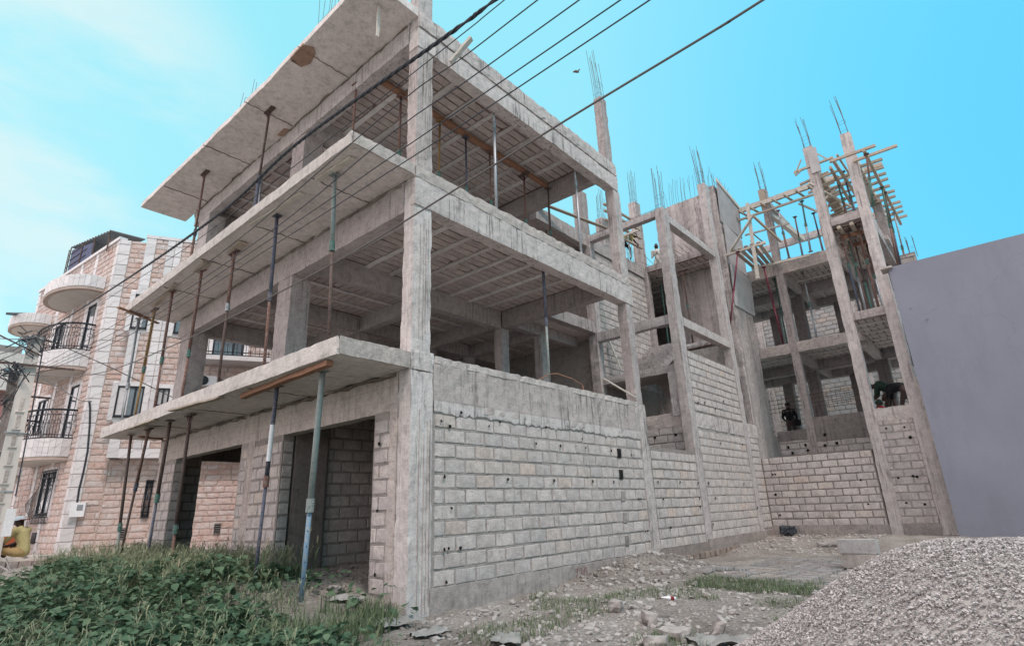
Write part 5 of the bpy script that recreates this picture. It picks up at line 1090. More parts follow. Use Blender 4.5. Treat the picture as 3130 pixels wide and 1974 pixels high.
cable([(1363, 0), (1077, 205), (923, 312), (612, 562), (300, 765), (60, 884)], -1.51, .007, 'fourth overhead cable, passing over the upper half of the middle column')
cable([(1460, 0), (1077, 262), (923, 367), (640, 560), (300, 778), (58, 888)], -1.53, .007, 'fifth overhead cable, between the fourth and the sixth above the corner column')
cable([(1529, 0), (1077, 300), (923, 399), (650, 573), (300, 790), (58, 892)], -1.55, .007, 'sixth overhead cable, last of the close bunch before the wide gap')
cable([(1795, 0), (1692, 65), (1300, 302), (923, 538), (770, 627), (538, 749), (400, 815), (250, 873), (150, 885), (60, 880)], -1.57, .010, 'lowest long overhead cable, sagging alone below the others', 'cable_grey')
cable([(462, 962), (365, 914), (230, 850), (90, 790)], ('Y', 15.0), .014, 'cable running down to the right from the pole across the round balcony', 'cable_grey', ext=.3)
cable([(212, 943), (185, 940), (150, 918), (110, 895), (72, 872)], -1.5, .014, 'service cable drooping from the pole to the marble corner of the house', 'cable_grey', ext=.02)
for i, (a, b_) in enumerate((((-10, 795), (92, 790)), ((-10, 850), (88, 800)), ((-10, 835), (86, 795)), ((-10, 1000), (60, 880)), ((-10, 960), (70, 875)))):
    cable([a, ((a[0] + b_[0]) / 2, (a[1] + b_[1]) / 2 + 5), b_], -2.6 if i < 3 else -2.2, .014, ('uppermost', 'lower', 'middle', 'steepest', 'second steepest')[i] + ' of the short cables leaving the pale pole past the left edge', ext=.2)
o = part('street_lamp_arm', M['tin'], None, lambda m: m.bar(on(22, 738, 0, -2.0), on(74, 738, 0, -.8), .22, .10)); tag(o, 'dark flat lamp arm jutting left from the highest round canopy of the pink house', 'lamp')

# ================================================================== PEOPLE
def human(name_label, J, tr, mats, bulk=1.0, rough=None):
    """one continuous skinned body; J overrides joints of a standing figure (x right, y forward, z up, metres)"""
    D_ = dict(pelvis=(0, 0, .95), spine=(0, 0, 1.12), chest=(0, .01, 1.33), neck=(0, 0, 1.47), head=(0, .02, 1.60), crown=(0, .01, 1.70),
              sl=(-.19, 0, 1.40), el=(-.24, -.02, 1.12), wl=(-.25, .05, .87), hl=(-.25, .09, .78), sr=(.19, 0, 1.40), er=(.24, -.02, 1.12), wr=(.25, .05, .87), hr=(.25, .09, .78),
              pl=(-.10, 0, .90), kl=(-.12, .02, .50), al=(-.13, -.02, .09), tl=(-.14, .14, .04), pr=(.10, 0, .90), kr=(.12, .02, .50), ar=(.13, -.02, .09), tr=(.14, .14, .04))
    D_.update({k_: v_ for k_, v_ in J.items() if k_ != 'face'})
    Rr = dict(pelvis=.135, spine=.125, chest=.15, neck=.058, head=.098, crown=.07, sl=.075, el=.048, wl=.034, hl=.038, sr=.075, er=.048, wr=.034, hr=.038, pl=.095, kl=.065, al=.042, tl=.038, pr=.095, kr=.065, ar=.042, tr=.038)
    E_ = [('pelvis', 'spine', 0), ('spine', 'chest', 0), ('chest', 'neck', 0), ('neck', 'head', 2), ('head', 'crown', 2), ('chest', 'sl', 0), ('sl', 'el', 3), ('el', 'wl', 4), ('wl', 'hl', 4), ('chest', 'sr', 0), ('sr', 'er', 3), ('er', 'wr', 4), ('wr', 'hr', 4),
          ('pelvis', 'pl', 1), ('pl', 'kl', 1), ('kl', 'al', 5), ('al', 'tl', 6), ('pelvis', 'pr', 1), ('pr', 'kr', 1), ('kr', 'ar', 5), ('ar', 'tr', 6)]
    mb_ = MB()
    def ball(c, r):
        P_ = [Vector(c) + Vector((0, 0, r * cos(pi * (k + .5) / 7))) for k in range(7)]; mb_.tube(P_, [max(.004, r * sin(pi * (k + .5) / 7)) for k in range(7)], 10)
    for a_, b_, _ in E_:
        pa, pb = Vector(D_[a_]), Vector(D_[b_]); k_ = bulk if a_ in ('pelvis', 'spine', 'chest') and b_ in ('pelvis', 'spine', 'chest') else 1
        ra, rb_ = Rr[a_] * k_, Rr[b_] * k_
        if a_ == 'chest' and b_ in ('sl', 'sr'): ra = .10
        if a_ == 'chest' and b_ == 'neck': ra = .11
        if a_ == 'pelvis' and b_ in ('pl', 'pr'): ra = .11
        mb_.tube([pa.lerp(pb, t) for t in (0, .25, .5, .75, 1)], [ra + (rb_ - ra) * t for t in (0, .25, .5, .75, 1)], 10); ball(pa, ra * .98); ball(pb, rb_ * .98)
    me = bpy.data.meshes.new('body'); me.from_pydata(mb_.v, [], mb_.f)
    ob = bpy.data.objects.new('person', me); COL.objects.link(ob)
    rm = ob.modifiers.new('r', 'REMESH'); rm.mode = 'VOXEL'; rm.voxel_size = .022; sm_ = ob.modifiers.new('s', 'SMOOTH'); sm_.iterations = 4; sm_.factor = .5
    dg = bpy.context.evaluated_depsgraph_get(); nm = bpy.data.meshes.new_from_object(ob.evaluated_get(dg)); bpy.data.objects.remove(ob)
    keys = ['shirt', 'trousers', 'skin', 'sleeve', 'forearm', 'shin', 'shoe']; nm.materials.clear()
    for k in keys: nm.materials.append(mats.get(k, M['skin']))
    segs = [(Vector(D_[a]), Vector(D_[b_]), m_) for a, b_, m_ in E_]
    for p in nm.polygons:
        c = p.center; best = 1e9
        for a, b_, m_ in segs:
            ab = b_ - a; t = max(0, min(1, (c - a).dot(ab) / ab.length_squared)); q = (c - a - ab * t).length
            if q < best: best = q; mi = m_
        p.material_index = mi; p.use_smooth = True
    # nose and ears drawn out of the head so the silhouette reads
    hd = Vector(D_['head']); up = (Vector(D_['crown']) - hd).normalized(); fwd = Vector((0, 1, 0)); fwd = (fwd - up * fwd.dot(up)).normalized()
    fwd = Vector(J.get('face', fwd)).normalized()
    for v in nm.vertices:
        d = v.co - hd
        if d.length < .16 and d.dot(fwd) > .07 and abs(d.dot(up)) < .03 and abs(d.dot(fwd.cross(up))) < .03: v.co += fwd * .03
    o = linkmesh('person', nm); o.matrix_basis = tr; tag(o, name_label, 'person')
    # separate fingers on each hand
    for w_, h_ in (('wl', 'hl'), ('wr', 'hr')):
        a, b_ = Vector(D_[w_]), Vector(D_[h_]); d = (b_ - a).normalized(); sx = d.cross(Vector((0, 1, .3))).normalized(); m = MB(); nr = d.cross(sx)
        for i, L in enumerate((.075, .085, .08, .062)):
            s_ = b_ + sx * (-.03 + .02 * i) + d * .02; m.tube([s_, s_ + d * L * .6, s_ + d * L * .9 + nr * .025], [.010, .009, .007], 5)
        m.tube([a + d * .04 + sx * .035, a + d * .08 + sx * .06, a + d * .11 + sx * .055], [.012, .010, .008], 5)
        q = m.build('hand', M['skin'], None, True); q.parent = o
    return o, D_
def place(p, az, s=1.0): m = Matrix.Rotation(az - pi / 2, 4, 'Z') @ Matrix.Scale(s, 4); m.translation = Vector(p); return m
def cl(n, c): M[n] = simple(n, c, .9, .3, 18, .3); return M[n]
yel, kha, blk, grn, brn, cam_, red_ = cl('yellow_shirt', (.40, .34, .17)), cl('khaki_shorts', (.36, .25, .12)), cl('black_cloth', (.012, .012, .016)), cl('dark_green_cloth', (.022, .04, .03)), cl('brown_trousers', (.075, .055, .05)), cl('white_cloth', (.5, .48, .45)), cl('red_cloth', (.20, .02, .02))
# seated man on the pavement
mp = on(46, 1312, 2, .66)
sit = dict(pelvis=(0, -.05, .14), spine=(0, -.02, .32), chest=(0, .08, .52), neck=(0, .14, .67), head=(0, .20, .77), crown=(0, .21, .86), face=(0, .8, -.6),
           sl=(-.17, .10, .60), el=(-.22, .22, .36), wl=(-.12, .42, .28), hl=(-.08, .50, .26), sr=(.17, .10, .60), er=(.22, .22, .36), wr=(.12, .42, .28), hr=(.08, .50, .26),
           pl=(-.10, .02, .12), kl=(-.22, .42, .20), al=(-.08, .30, .06), tl=(.02, .42, .05), pr=(.10, .02, .12), kr=(.22, .42, .20), ar=(.08, .56, .07), tr=(.02, .68, .05))
man, JD = human('man in yellow shirt and pale cap sitting cross-legged on the pavement', sit, place(mp, radians(128), 1.30), dict(shirt=yel, sleeve=yel, trousers=kha, skin=M['skin'], forearm=M['skin'], shin=M['skin'], shoe=M['skin']), .95)
def cap(par, c, up, fwd, mat, peak):
    m = MB(); c, up, fwd = Vector(c), Vector(up).normalized(), Vector(fwd).normalized(); rt = fwd.cross(up)
    K = 12; rings = []
    for j in range(5):
        a = j / 4 * pi / 2; rings.append([c + up * sin(a) * .115 + (rt * cos(2 * pi * k / K) + fwd * sin(2 * pi * k / K)) * .118 * cos(a) for k in range(K)])
    m.add([p for r_ in rings for p in r_], [(j * K + k, j * K + (k + 1) % K, (j + 1) * K + (k + 1) % K, (j + 1) * K + k) for j in range(4) for k in range(K)])
    q = m.build('cap', mat, None, True); q.parent = par
    if peak:
        m = MB(); m.add([c + rt * .09 + fwd * .08, c - rt * .09 + fwd * .08, c - rt * .07 + fwd * .20 - up * .02, c + rt * .07 + fwd * .20 - up * .02, c + rt * .09 + fwd * .08 + up * .012, c - rt * .09 + fwd * .08 + up * .012, c - rt * .07 + fwd * .20 - up * .008, c + rt * .07 + fwd * .20 - up * .008], [(0, 3, 2, 1), (4, 5, 6, 7), (0, 1, 5, 4), (1, 2, 6, 5), (2, 3, 7, 6), (3, 0, 4, 7)])
        b_ = m.build('cap_peak', red_, None); b_.parent = par
cap(man, (0, .20, .80), (0, .25, 1), (0, -1, .2), simple('pale_blue_cap', (.40, .46, .50), .8, .2, 8), True)
PX, PY = 20.3, on(1858, 985, 0, 20.3).y
# standing figure with a bag, on the first floor of the rear block
o, _ = human('person in dark clothes standing, back turned, on the recessed first floor', dict(wl=(-.20, .16, 1.02), hl=(-.12, .22, 1.02), wr=(.20, .16, 1.0), hr=(.12, .22, 1.0), el=(-.27, .0, 1.12), er=(.27, .0, 1.12), ar=(.17, -.02, .09), al=(-.17, -.02, .09)), place((PX, PY, 3.60), radians(15), 1.0), dict(shirt=blk, sleeve=blk, forearm=blk, trousers=brn, shin=brn, shoe=blk, skin=M['skin']), 1.25)
cap(o, (0, .02, 1.62), (0, 0, 1), (0, 1, 0), blk, False)
m = MB(); m.rough(-.16, .16, -.09, .09, -.13, .13, .08, .02, 3, .03); bg_ = m.build('bag', blk); bg_.matrix_basis = Matrix.Translation((PX - .1, PY - .30, 4.46)); tag(bg_, 'black bag hanging at the hip of the standing person in dark clothes', 'bag')
# stooping men above the right end of the yard wall
o, _ = human('stooping man in a dark green shirt leaning left above the right yard wall', dict(pelvis=(.12, 0, .86), spine=(.0, 0, 1.02), chest=(-.18, 0, 1.12), neck=(-.32, 0, 1.13), head=(-.44, 0, 1.12), crown=(-.52, 0, 1.15), face=(-.4, 0, -1), sl=(-.26, -.16, 1.08), el=(-.33, -.16, .80), wl=(-.45, -.08, .66), hl=(-.5, -.06, .62), sr=(-.26, .16, 1.08), er=(-.3, .16, .82), wr=(-.42, .08, .70), hr=(-.47, .08, .66), pl=(.12, -.1, .8), pr=(.12, .1, .8)),
             place((17.0, on(2092, 940, 0, 17.0).y, 3.84), radians(0), 1.0), dict(shirt=grn, sleeve=grn, trousers=brn, shin=brn, shoe=blk), 1.15)
cap(o, (-.46, 0, 1.12), (-.8, 0, .6), (-.5, 0, -.8), blk, False)
o, _ = human('crouching worker in red peeking above the right yard wall', dict(pelvis=(0, 0, .25), spine=(0, 0, .38), chest=(0, 0, .55), neck=(0, 0, .66), head=(0, .02, .76), crown=(0, .02, .85), sl=(-.17, 0, .60), el=(-.22, .1, .42), wl=(-.1, .25, .4), hl=(-.05, .3, .4), sr=(.17, 0, .60), er=(.22, .1, .42), wr=(.1, .25, .4), hr=(.05, .3, .4), pl=(-.1, 0, .22), kl=(-.18, .3, .35), al=(-.15, .1, .06), tl=(-.15, .22, .04), pr=(.1, 0, .22), kr=(.18, .3, .35), ar=(.15, .1, .06), tr=(.15, .22, .04)),
             place((16.2, on(2066, 950, 0, 16.2).y, 3.52), radians(-60), 1.0), dict(shirt=red_, sleeve=red_, forearm=M['skin'], trousers=brn, shin=brn, shoe=blk))
cap(o, (0, .02, .77), (0, 0, 1), (0, 1, 0), grn, False)
o, _ = human('bent-over man in black shirt and brown trousers above the right yard wall', dict(pelvis=(.05, 0, .92), spine=(-.10, 0, 1.02), chest=(-.32, 0, .98), neck=(-.46, 0, .86), head=(-.54, 0, .76), crown=(-.6, 0, .68), face=(-.3, 0, -1), sl=(-.36, -.17, .92), el=(-.42, -.17, .66), wl=(-.5, -.1, .45), hl=(-.52, -.08, .38), sr=(-.36, .17, .92), er=(-.42, .17, .66), wr=(-.5, .1, .45), hr=(-.52, .08, .38), pl=(.05, -.1, .86), pr=(.05, .1, .86)),
             place((16.6, on(2130, 940, 0, 16.6).y, 3.78), radians(-10), 1.0), dict(shirt=blk, sleeve=blk, forearm=M['skin'], trousers=brn, shin=brn, shoe=blk), 1.15)
# two workers by the ring beams on the roof level
o, _ = human('worker in a yellow top bending over the ring beam beside a slender rear column', dict(pelvis=(-.1, 0, .85), spine=(0, 0, 1.0), chest=(.16, 0, 1.1), neck=(.28, 0, 1.1), head=(.38, .0, 1.06), crown=(.45, 0, 1.04), sl=(.2, -.16, 1.05), el=(.28, -.16, .8), wl=(.4, -.1, .66), hl=(.44, -.1, .6), sr=(.2, .16, 1.05), er=(.28, .16, .8), wr=(.4, .1, .66), hr=(.44, .1, .6), pl=(-.1, -.1, .8), pr=(-.1, .1, .8)),
             place((12.0, 2.75, 9.95), radians(40), .85), dict(shirt=yel, sleeve=yel, trousers=blk, shin=blk, shoe=blk))
cap(o, (.38, 0, 1.08), (.5, 0, .8), (1, 0, -.5), blk, False)
o, _ = human('worker in pale clothes standing behind the rebar on the landing beside the tower', dict(wl=(-.1, .3, 1.1), hl=(-.05, .36, 1.1), wr=(.1, .3, 1.1), hr=(.05, .36, 1.1)), place((13.75, 2.42, 9.55), radians(200), .85), dict(shirt=cam_, sleeve=cam_, forearm=cam_, trousers=cam_, shin=cam_, shoe=blk))
# orange crate and paper lying by the seated man
oc = rbox('plastic_crate', simple('orange_plastic', (.40, .10, .045), .6, .2, 8), None, (0, .45, 0, .4, 0, .6), .004, .2); oc.matrix_basis = Matrix.Translation(on(-10, 1306, 2, .64)); tag(oc, 'orange container at the left frame edge beside the seated man', 'container')
pp = rbox('cardboard_sheets', M['cream'], None, (0, 1.3, 0, .5, 0, .06), .015, .1); pp.matrix_basis = Matrix.Translation(on(56, 1313, 2, .63)); tag(pp, 'flat cream cardboard sheets on the pavement right of the seated man', 'cardboard')
ho = part('hose', M['white'], None, lambda m: m.tube([on(x, y, 1, 16.6) for x, y in ((14, 1312), (22, 1335), (33, 1350), (22, 1372), (6, 1388), (-6, 1396))], .022, 6)); tag(ho, 'pale hose hanging over the kerb below the seated man', 'hose')
ho = part('hose', M['white'], None, lambda m: m.tube([on(x, y, 1, 16.4) for x, y in ((0, 1330), (30, 1348), (60, 1358), (105, 1366), (130, 1368))], .02, 6)); tag(ho, 'second pale hose trailing right from the kerb into the weeds', 'hose')
# bird
bd = MB(); bp = CAM + ray(1356, 168).normalized() * 30; 
bR, bU = _R, _V
def q3(a, b_): return bp + bR * a * .55 + bU * b_ * .55
bd.tube([q3(-.32, -.05), q3(-.1, -.02), q3(.12, -.06), q3(.22, -.08)], [.02, .07, .06, .02], 6)
for s in (-1, 1): bd.add([q3(-.02, 0), q3(.12, -.02), q3(.34 if s > 0 else -.25, .16 if s > 0 else -.13), q3(.30 if s > 0 else -.38, .22 if s > 0 else -.10)], [(0, 1, 2, 3)])
tag(bd.build('bird', M['rustdark']), 'small dark bird gliding in the blue sky above the building', 'bird')

# ================================================================== GRAVEL PILE
PC = Vector((CAM.x + 5.7 * cos(radians(2.9)), CAM.y + 5.7 * sin(radians(2.9)), 0))
def gh(x, y):
    dx, dy = x - PC.x, y - PC.y; r = sqrt(dx * dx + dy * dy * .95)
    r *= 1.50; r *= 1 + .06 * noise.noise(Vector((dx * .7, dy * .7, 3)))
    t = min(1, r / 2.95); z = .26 + .89 * (1 - t) * (1 + .42 * sin(t * pi)) - .035 * math.exp(-(r / .28) ** 2)
    return z + .018 * noise.noise(Vector((x * 2.4, y * 2.4, 7))) - (.06 if t >= 1 else 0)
m = MB(); n_ = 90; R_ = 3.1
for j in range(n_ + 1):
    for i in range(n_ + 1):
        x, y = PC.x - R_ + 2 * R_ * i / n_, PC.y - R_ + 2 * R_ * j / n_; m.v.append((x, y, gh(x, y) - .015))
for j in range(n_):
    for i in range(n_): m.face([j * (n_ + 1) + i, j * (n_ + 1) + i + 1, (j + 1) * (n_ + 1) + i + 1, (j + 1) * (n_ + 1) + i])
GP = m.build('gravel_pile', M['rubble'], None, True); tag(GP, 'big heap of pale crushed gravel in the right foreground', 'gravel pile')
m = MB(); rng = random.Random(5)
OCT = [(1, 0, 0), (-1, 0, 0), (0, 1, 0), (0, -1, 0), (0, 0, 1), (0, 0, -1)]; OF = [(0, 2, 4), (2, 1, 4), (1, 3, 4), (3, 0, 4), (2, 0, 5), (1, 2, 5), (3, 1, 5), (0, 3, 5)]
cnt = 0
while cnt < 95000:
    a, r = rng.uniform(0, 2 * pi), R_ * .76 * sqrt(rng.random()); x, y = PC.x + r * cos(a), PC.y + r * sin(a)
    d2 = (x - CAM.x) * _fw.x + (y - CAM.y) * _fw.y; l2 = (x - CAM.x) * _rt.x + (y - CAM.y) * _rt.y
    if d2 < .8 or abs(l2) > d2 * 1.35 or (r > .5 and (Vector((x, y, 0)) - PC).dot(Vector((1, .2, 0))) > .9): cnt += 1; continue
    z = gh(x, y); s = rng.choice((.0045, .006, .0075, .009, .0115)) * (1.25 if rng.random() < .05 else 1); b_ = len(m.v)
    e1, e2, e3 = s * rng.uniform(.7, 1.4), s * rng.uniform(.7, 1.3), s * rng.uniform(.5, 1.0); ca, sa = cos(a * 7), sin(a * 7); tl_ = rng.uniform(-.6, .6)
    for (u, v, w) in OCT:
        u += rng.uniform(-.25, .25); v += rng.uniform(-.25, .25); w += rng.uniform(-.2, .2)
        px, py, pz = u * e1, v * e2, w * e3; px, pz = px * cos(tl_) - pz * sin(tl_), px * sin(tl_) + pz * cos(tl_)
        m.v.append((x + px * ca - py * sa, y + px * sa + py * ca, z + pz + .002))
    for q in OF: m.face([b_ + k for k in q])
    cnt += 1
o = m.build('gravel', M['pebble'], GP); o['kind'] = 'stuff'

# ================================================================== RUBBLE AND YARD
def rockvar(k=8):
    out_ = []
    for i in range(k):
        bm = bmesh.new(); bmesh.ops.create_icosphere(bm, subdivisions=1, radius=.5); rg = random.Random(i + 40)
        for v in bm.verts: v.co = Vector((v.co.x * rg.uniform(.75, 1.2), v.co.y * rg.uniform(.75, 1.2), v.co.z * rg.uniform(.7, 1.1)))
        if i % 2:
            for v in bm.verts: v.co.z = max(-.3, min(.3, v.co.z * 1.5)); v.co.x = max(-.42, min(.42, v.co.x))
        out_.append(([tuple(v.co) for v in bm.verts], [[v.index for v in f.verts] for f in bm.faces])); bm.free()
    return out_
RV = rockvar()
def rot3(rg):
    m_ = Matrix.Rotation(rg.uniform(0, 6.3), 3, 'Z') @ Matrix.Rotation(rg.uniform(-.5, .5), 3, 'X') @ Matrix.Rotation(rg.uniform(-.5, .5), 3, 'Y'); return m_
def blocked(x, y): return (x > -.1 and y > -.16) or sqrt((x - PC.x) ** 2 + (y - PC.y) ** 2) < 2.0
def scatter_rocks(n_, fn, name, mat, seed, par=None):
    rg = random.Random(seed); m = MB(); k = 0
    while k < n_:
        x, y, s = fn(rg); k += 1
        if x is None: continue
        mt = rot3(rg); sx, sy, sz = s * rg.uniform(.7, 1.5), s * rg.uniform(.6, 1.1), s * rg.uniform(.3, .8); vs, fs = rg.choice(RV); c = Vector((x, y, gz(x, y) + sz * rg.uniform(-.1, .3)))
        m.add([c + mt @ Vector((a * sx, b_ * sy, c_ * sz)) for a, b_, c_ in vs], fs)
    o = m.build(name, mat, par); o['kind'] = 'stuff'; return o
def f_yard(rg):
    az, d = radians(rg.uniform(6, 50)), 4.6 + 7.5 * rg.random() ** 1.6; x, y = CAM.x + d * cos(az), CAM.y + d * sin(az)
    if blocked(x, y): return None, 0, 0
    s = .02 + .10 * rg.random() ** 3.2
    near = math.exp(-(((x - 4.4) / 2.0) ** 2 + ((y + 1.2) / 1.2) ** 2)); 
    if x > 4.6 and y < -1.9 and rg.random() < .88: return None, 0, 0
    return x, y, s * (1 + .7 * near * rg.random())
def f_front(rg):
    x, y = rg.uniform(-3.4, .6), rg.uniform(-3.2, 3.4); ok = x < -.05 or .9 < y
    return (x, y, .015 + .07 * rg.random() ** 3) if ok else (None, 0, 0)
def f_corner(rg):
    y = -.15 - 2.9 * rg.random(); return 10 + 4 * rg.random(), y, .02 + .10 * rg.random() ** 2.5
def f_heap(rg): a, r = rg.uniform(0, 6.3), sqrt(rg.random()); return (4.9 + 1.9 * r * cos(a), min(-.15, -.85 + 1.0 * r * sin(a)), .012 + .05 * rg.random() ** 2.5)
M['rubble_dark'] = simple('dusty_debris', (0.20, 0.175, 0.16), 0.95, 0.45, 14, 0.8)
tag(scatter_rocks(5200, f_yard, 'rubble', M['rubble'], 1), None, None); tag(scatter_rocks(3000, f_front, 'door_debris', M['rubble_dark'], 2)); scatter_rocks(900, f_corner, 'corner_debris', M['rubble'], 3); scatter_rocks(2600, f_heap, 'spoil_heap', M['rubble_dark'], 4)
def f_room(rg): return rg.uniform(.2, 2.5), rg.uniform(.8, 3.4), .02 + .09 * rg.random() ** 2.5
scatter_rocks(500, f_room, 'room_debris', M['rubble_dark'], 6)
# named lumps one can point at
def lump(p, s, rz, mat, label, name='concrete_chunk', seed=1, tilt=.1, cat='rubble block'):
    s = tuple(v * .62 for v in s); m = MB(); m.rough(-s[0] / 2, s[0] / 2, -s[1] / 2, s[1] / 2, -s[2] / 2, s[2] / 2, .06, .014, seed * 3.3, .03); o = m.build(name, M[mat])
    mt = Matrix.Rotation(rz, 4, 'Z') @ Matrix.Rotation(tilt, 4, 'X'); mt.translation = Vector((p[0], p[1], gz(p[0], p[1]) + s[2] * .38 + (p[2] if len(p) > 2 else 0))); o.matrix_basis = mt; return tag(o, label, cat)
def gp(x, y, z=.34): p = on(x, y, 2, z); return (p.x, p.y)
lump(gp(1450, 1432), (.30, .24, .24), .3, 'rubble', 'squat block of broken concrete nearest the foot of the side wall', seed=1)
lump(gp(1525, 1455), (.42, .20, .22), .9, 'rubble', 'broken hollow block half buried in front of the spoil heap', seed=2)
lump(gp(1660, 1400), (.26, .20, .10), .5, 'conc_edge', 'pale flat slab fragment on the right slope of the spoil heap', seed=3, tilt=.4)
lump(gp(1590, 1478), (.5, .3, .16), 1.2, 'rubble', 'flat concrete slab piece low in the foreground rubble', seed=4, tilt=-.2)
lump(gp(1690, 1470), (.4, .16, .3), .4, 'rubble', 'upright broken slab in the foreground grass left of the gravel', seed=5, tilt=.5)
lump(gp(1540, 1500), (.36, .26, .18), 2.0, 'rubble', 'chunk of concrete at the bottom edge below the spoil heap', seed=6)
lump(gp(685, 1322, .62), (.34, .26, .26), .3, 'redclay', 'reddish stone in the wide doorway beside the grass', 'stone', 7, cat='stone')
lump(gp(790, 1400, .5), (.42, .3, .14), .7, 'rubble', 'flat grey stone by the foot of the nearest prop', 'stone', 8, cat='stone')
lump((12.3, -1.1, 0), (.35, .22, .14), .2, 'conc_edge', 'small pale block near the corner of the yard', seed=9)
lump((11.6, -2.1, 0), (.9, .25, .16), 1.5, 'rubble', 'long grey kerb piece lying before the yard wall', seed=10)
sp_ = on(2030, 1322, 2, .40)
for i, (dz, lb) in enumerate(((.0, 'lower of the two big grey blocks stacked behind the gravel pile'), (.24, 'upper of the two big grey blocks stacked behind the gravel pile'))):
    m = MB(); m.rough(-.13, .13, -.30, .30, 0, .235, .08, .006, i * 4, .008); o = m.build('concrete_block', M['block_grey']); mt = Matrix.Rotation(radians(-8 + 6 * i), 4, 'Z'); mt.translation = Vector((sp_.x, sp_.y + .02 * i, gz(sp_.x, sp_.y) + .04 + dz)); o.matrix_basis = mt; tag(o, lb, 'block')
# rows of blocks laid to dry on the yard
BLK = []
for k in range(3):
    m = MB(); m.rough(-.20, .20, -.035, .035, 0, .055, .2, .006, k * 7, .006); me = bpy.data.meshes.new('concrete_block'); me.from_pydata(m.v, [], m.f); me.materials.append(M['block_grey']); BLK.append(me)
nb = 0
for c in range(7):
    for r in range(34):
        x, y = 4.6 + r * .130 + random.uniform(-.012, .012), -1.75 - c * .46 + random.uniform(-.02, .02)
        if random.random() < .05 or nb >= 230: continue
        nb += 1; o = bpy.data.objects.new('laid_block', random.choice(BLK)); COL.objects.link(o)
        mt = Matrix.Rotation(pi / 2 + random.uniform(-.05, .05), 4, 'Z'); mt.translation = Vector((x, y, gz(x, y) - .01)); o.matrix_basis = mt
        tag(o, 'thin grey block laid on edge in the long rows on the yard ground', 'block', 'blocks laid in rows on the yard ground')
# bottle and litter
bt = on(1590, 1418, 2, .44)
bo = part('bottle', M['white'], None, lambda m: m.tube([bt + Vector((0, 0, .05)), bt + Vector((-.07, .05, .06)), bt + Vector((-.11, .08, .07)), bt + Vector((-.14, .10, .07))], [.02, .02, .009, .008], 8), True); tag(bo, 'discarded plastic bottle with a red label on the spoil heap', 'bottle')
part('bottle_label', red_, bo, lambda m: m.tube([bt + Vector((-.02, .015, .052)), bt + Vector((-.055, .04, .058))], .0212, 8))
def litter(p, s, mat, label, seed):
    m = MB(); n_ = 13; rg = random.Random(seed)
    for j in range(n_):
        for i in range(n_):
            u, v = i / 12 - .5, j / 12 - .5; q = Vector((u * 3.2 + seed, v * 3.2, seed)); e_ = 1 + .25 * noise.noise(Vector((atan2(v, u) * 1.3, seed, 2)))
            m.v.append((s * u * e_, s * .62 * v * e_, s * (.10 + .16 * noise.noise(q) + .06 * noise.noise(q * 2.7)) * (1 - 1.6 * max(abs(u), abs(v)) ** 2)))
    for j in range(n_ - 1):
        for i in range(n_ - 1): m.face([j * n_ + i, j * n_ + i + 1, (j + 1) * n_ + i + 1, (j + 1) * n_ + i])
    o = m.build('torn_sack', mat, None, True); mt = Matrix.Rotation(seed, 4, 'Z'); mt.translation = Vector((p[0], p[1], gz(p[0], p[1]) + .02)); o.matrix_basis = mt; tag(o, label, 'litter')
M['sack'] = simple('pale_paper_sack', (.24, .23, .22), .9, .4, 6)
for i, (x, y, s, lb) in enumerate(((810, 1452, .45, 'torn pale sack nearest the foot of the nearest prop'), (935, 1478, .5, 'crumpled grey sack on the ground left of the corner column'), (1650, 1500, .45, 'torn sack in the foreground rubble left of the gravel heap'), (1725, 1505, .5, 'crumpled sack at the foot of the gravel heap'),
                                   (1010, 1492, .4, 'crumpled sack below the corner column'), (1190, 1500, .45, 'torn paper sack at the bottom middle of the ground'))): litter(gp(x, y, .3), s, M['sack'], lb, i + 2)
ps = part('plastic_sheet', M['cable'], None, lambda m: m.rough(13.55, 13.95, -.75, -.35, .55, .75, .06, .05, 4, .05)); tag(ps, 'dark plastic sheet heaped in the inner corner of the yard', 'litter')

# ================================================================== PLANTS
def leaf_var():
    out_ = []
    for k in range(4):
        rg = random.Random(k + 9); pts = []
        L = [(0, .0), (.30, .10), (.50, .34), (.30, .48), (.34, .78), (.10, .78), (0, 1.0), (-.10, .78), (-.34, .78), (-.30, .48), (-.50, .34), (-.30, .10)] if k < 2 else [(0, 0), (.30, .05), (.46, .30), (.36, .60), (.14, .84), (0, 1.05), (-.14, .84), (-.36, .60), (-.46, .30), (-.30, .05)]
        vs = [(x * rg.uniform(.9, 1.1), y, .14 * abs(x) - .22 * (y - .4) ** 2 + rg.uniform(-.02, .02)) for x, y in L] + [(0, .45, -.02)]
        n_ = len(L); out_.append((vs, [(i, (i + 1) % n_, n_) for i in range(n_)]))
    return out_
LV = leaf_var()
m = MB(); rg = random.Random(3); k = 0
def plant_at(x, y, hgt, n_l, size, m, rg):
    z0 = gz(x, y)
    for _ in range(n_l):
        a = rg.uniform(0, 6.3); r = rg.uniform(0, .16); px, py, pz = x + r * cos(a), y + r * sin(a), z0 + hgt * rg.uniform(.25, 1)
        s = size * rg.uniform(.6, 1.35); rz = Matrix.Rotation(rg.uniform(0, 6.3), 3, 'Z') @ Matrix.Rotation(rg.uniform(-.9, .35), 3, 'X') @ Matrix.Rotation(rg.uniform(-.4, .4), 3, 'Y')
        vs, fs = rg.choice(LV); c = Vector((px, py, pz)); m.add([c + rz @ Vector((u * s, v * s, w * s)) for u, v, w in vs], fs)
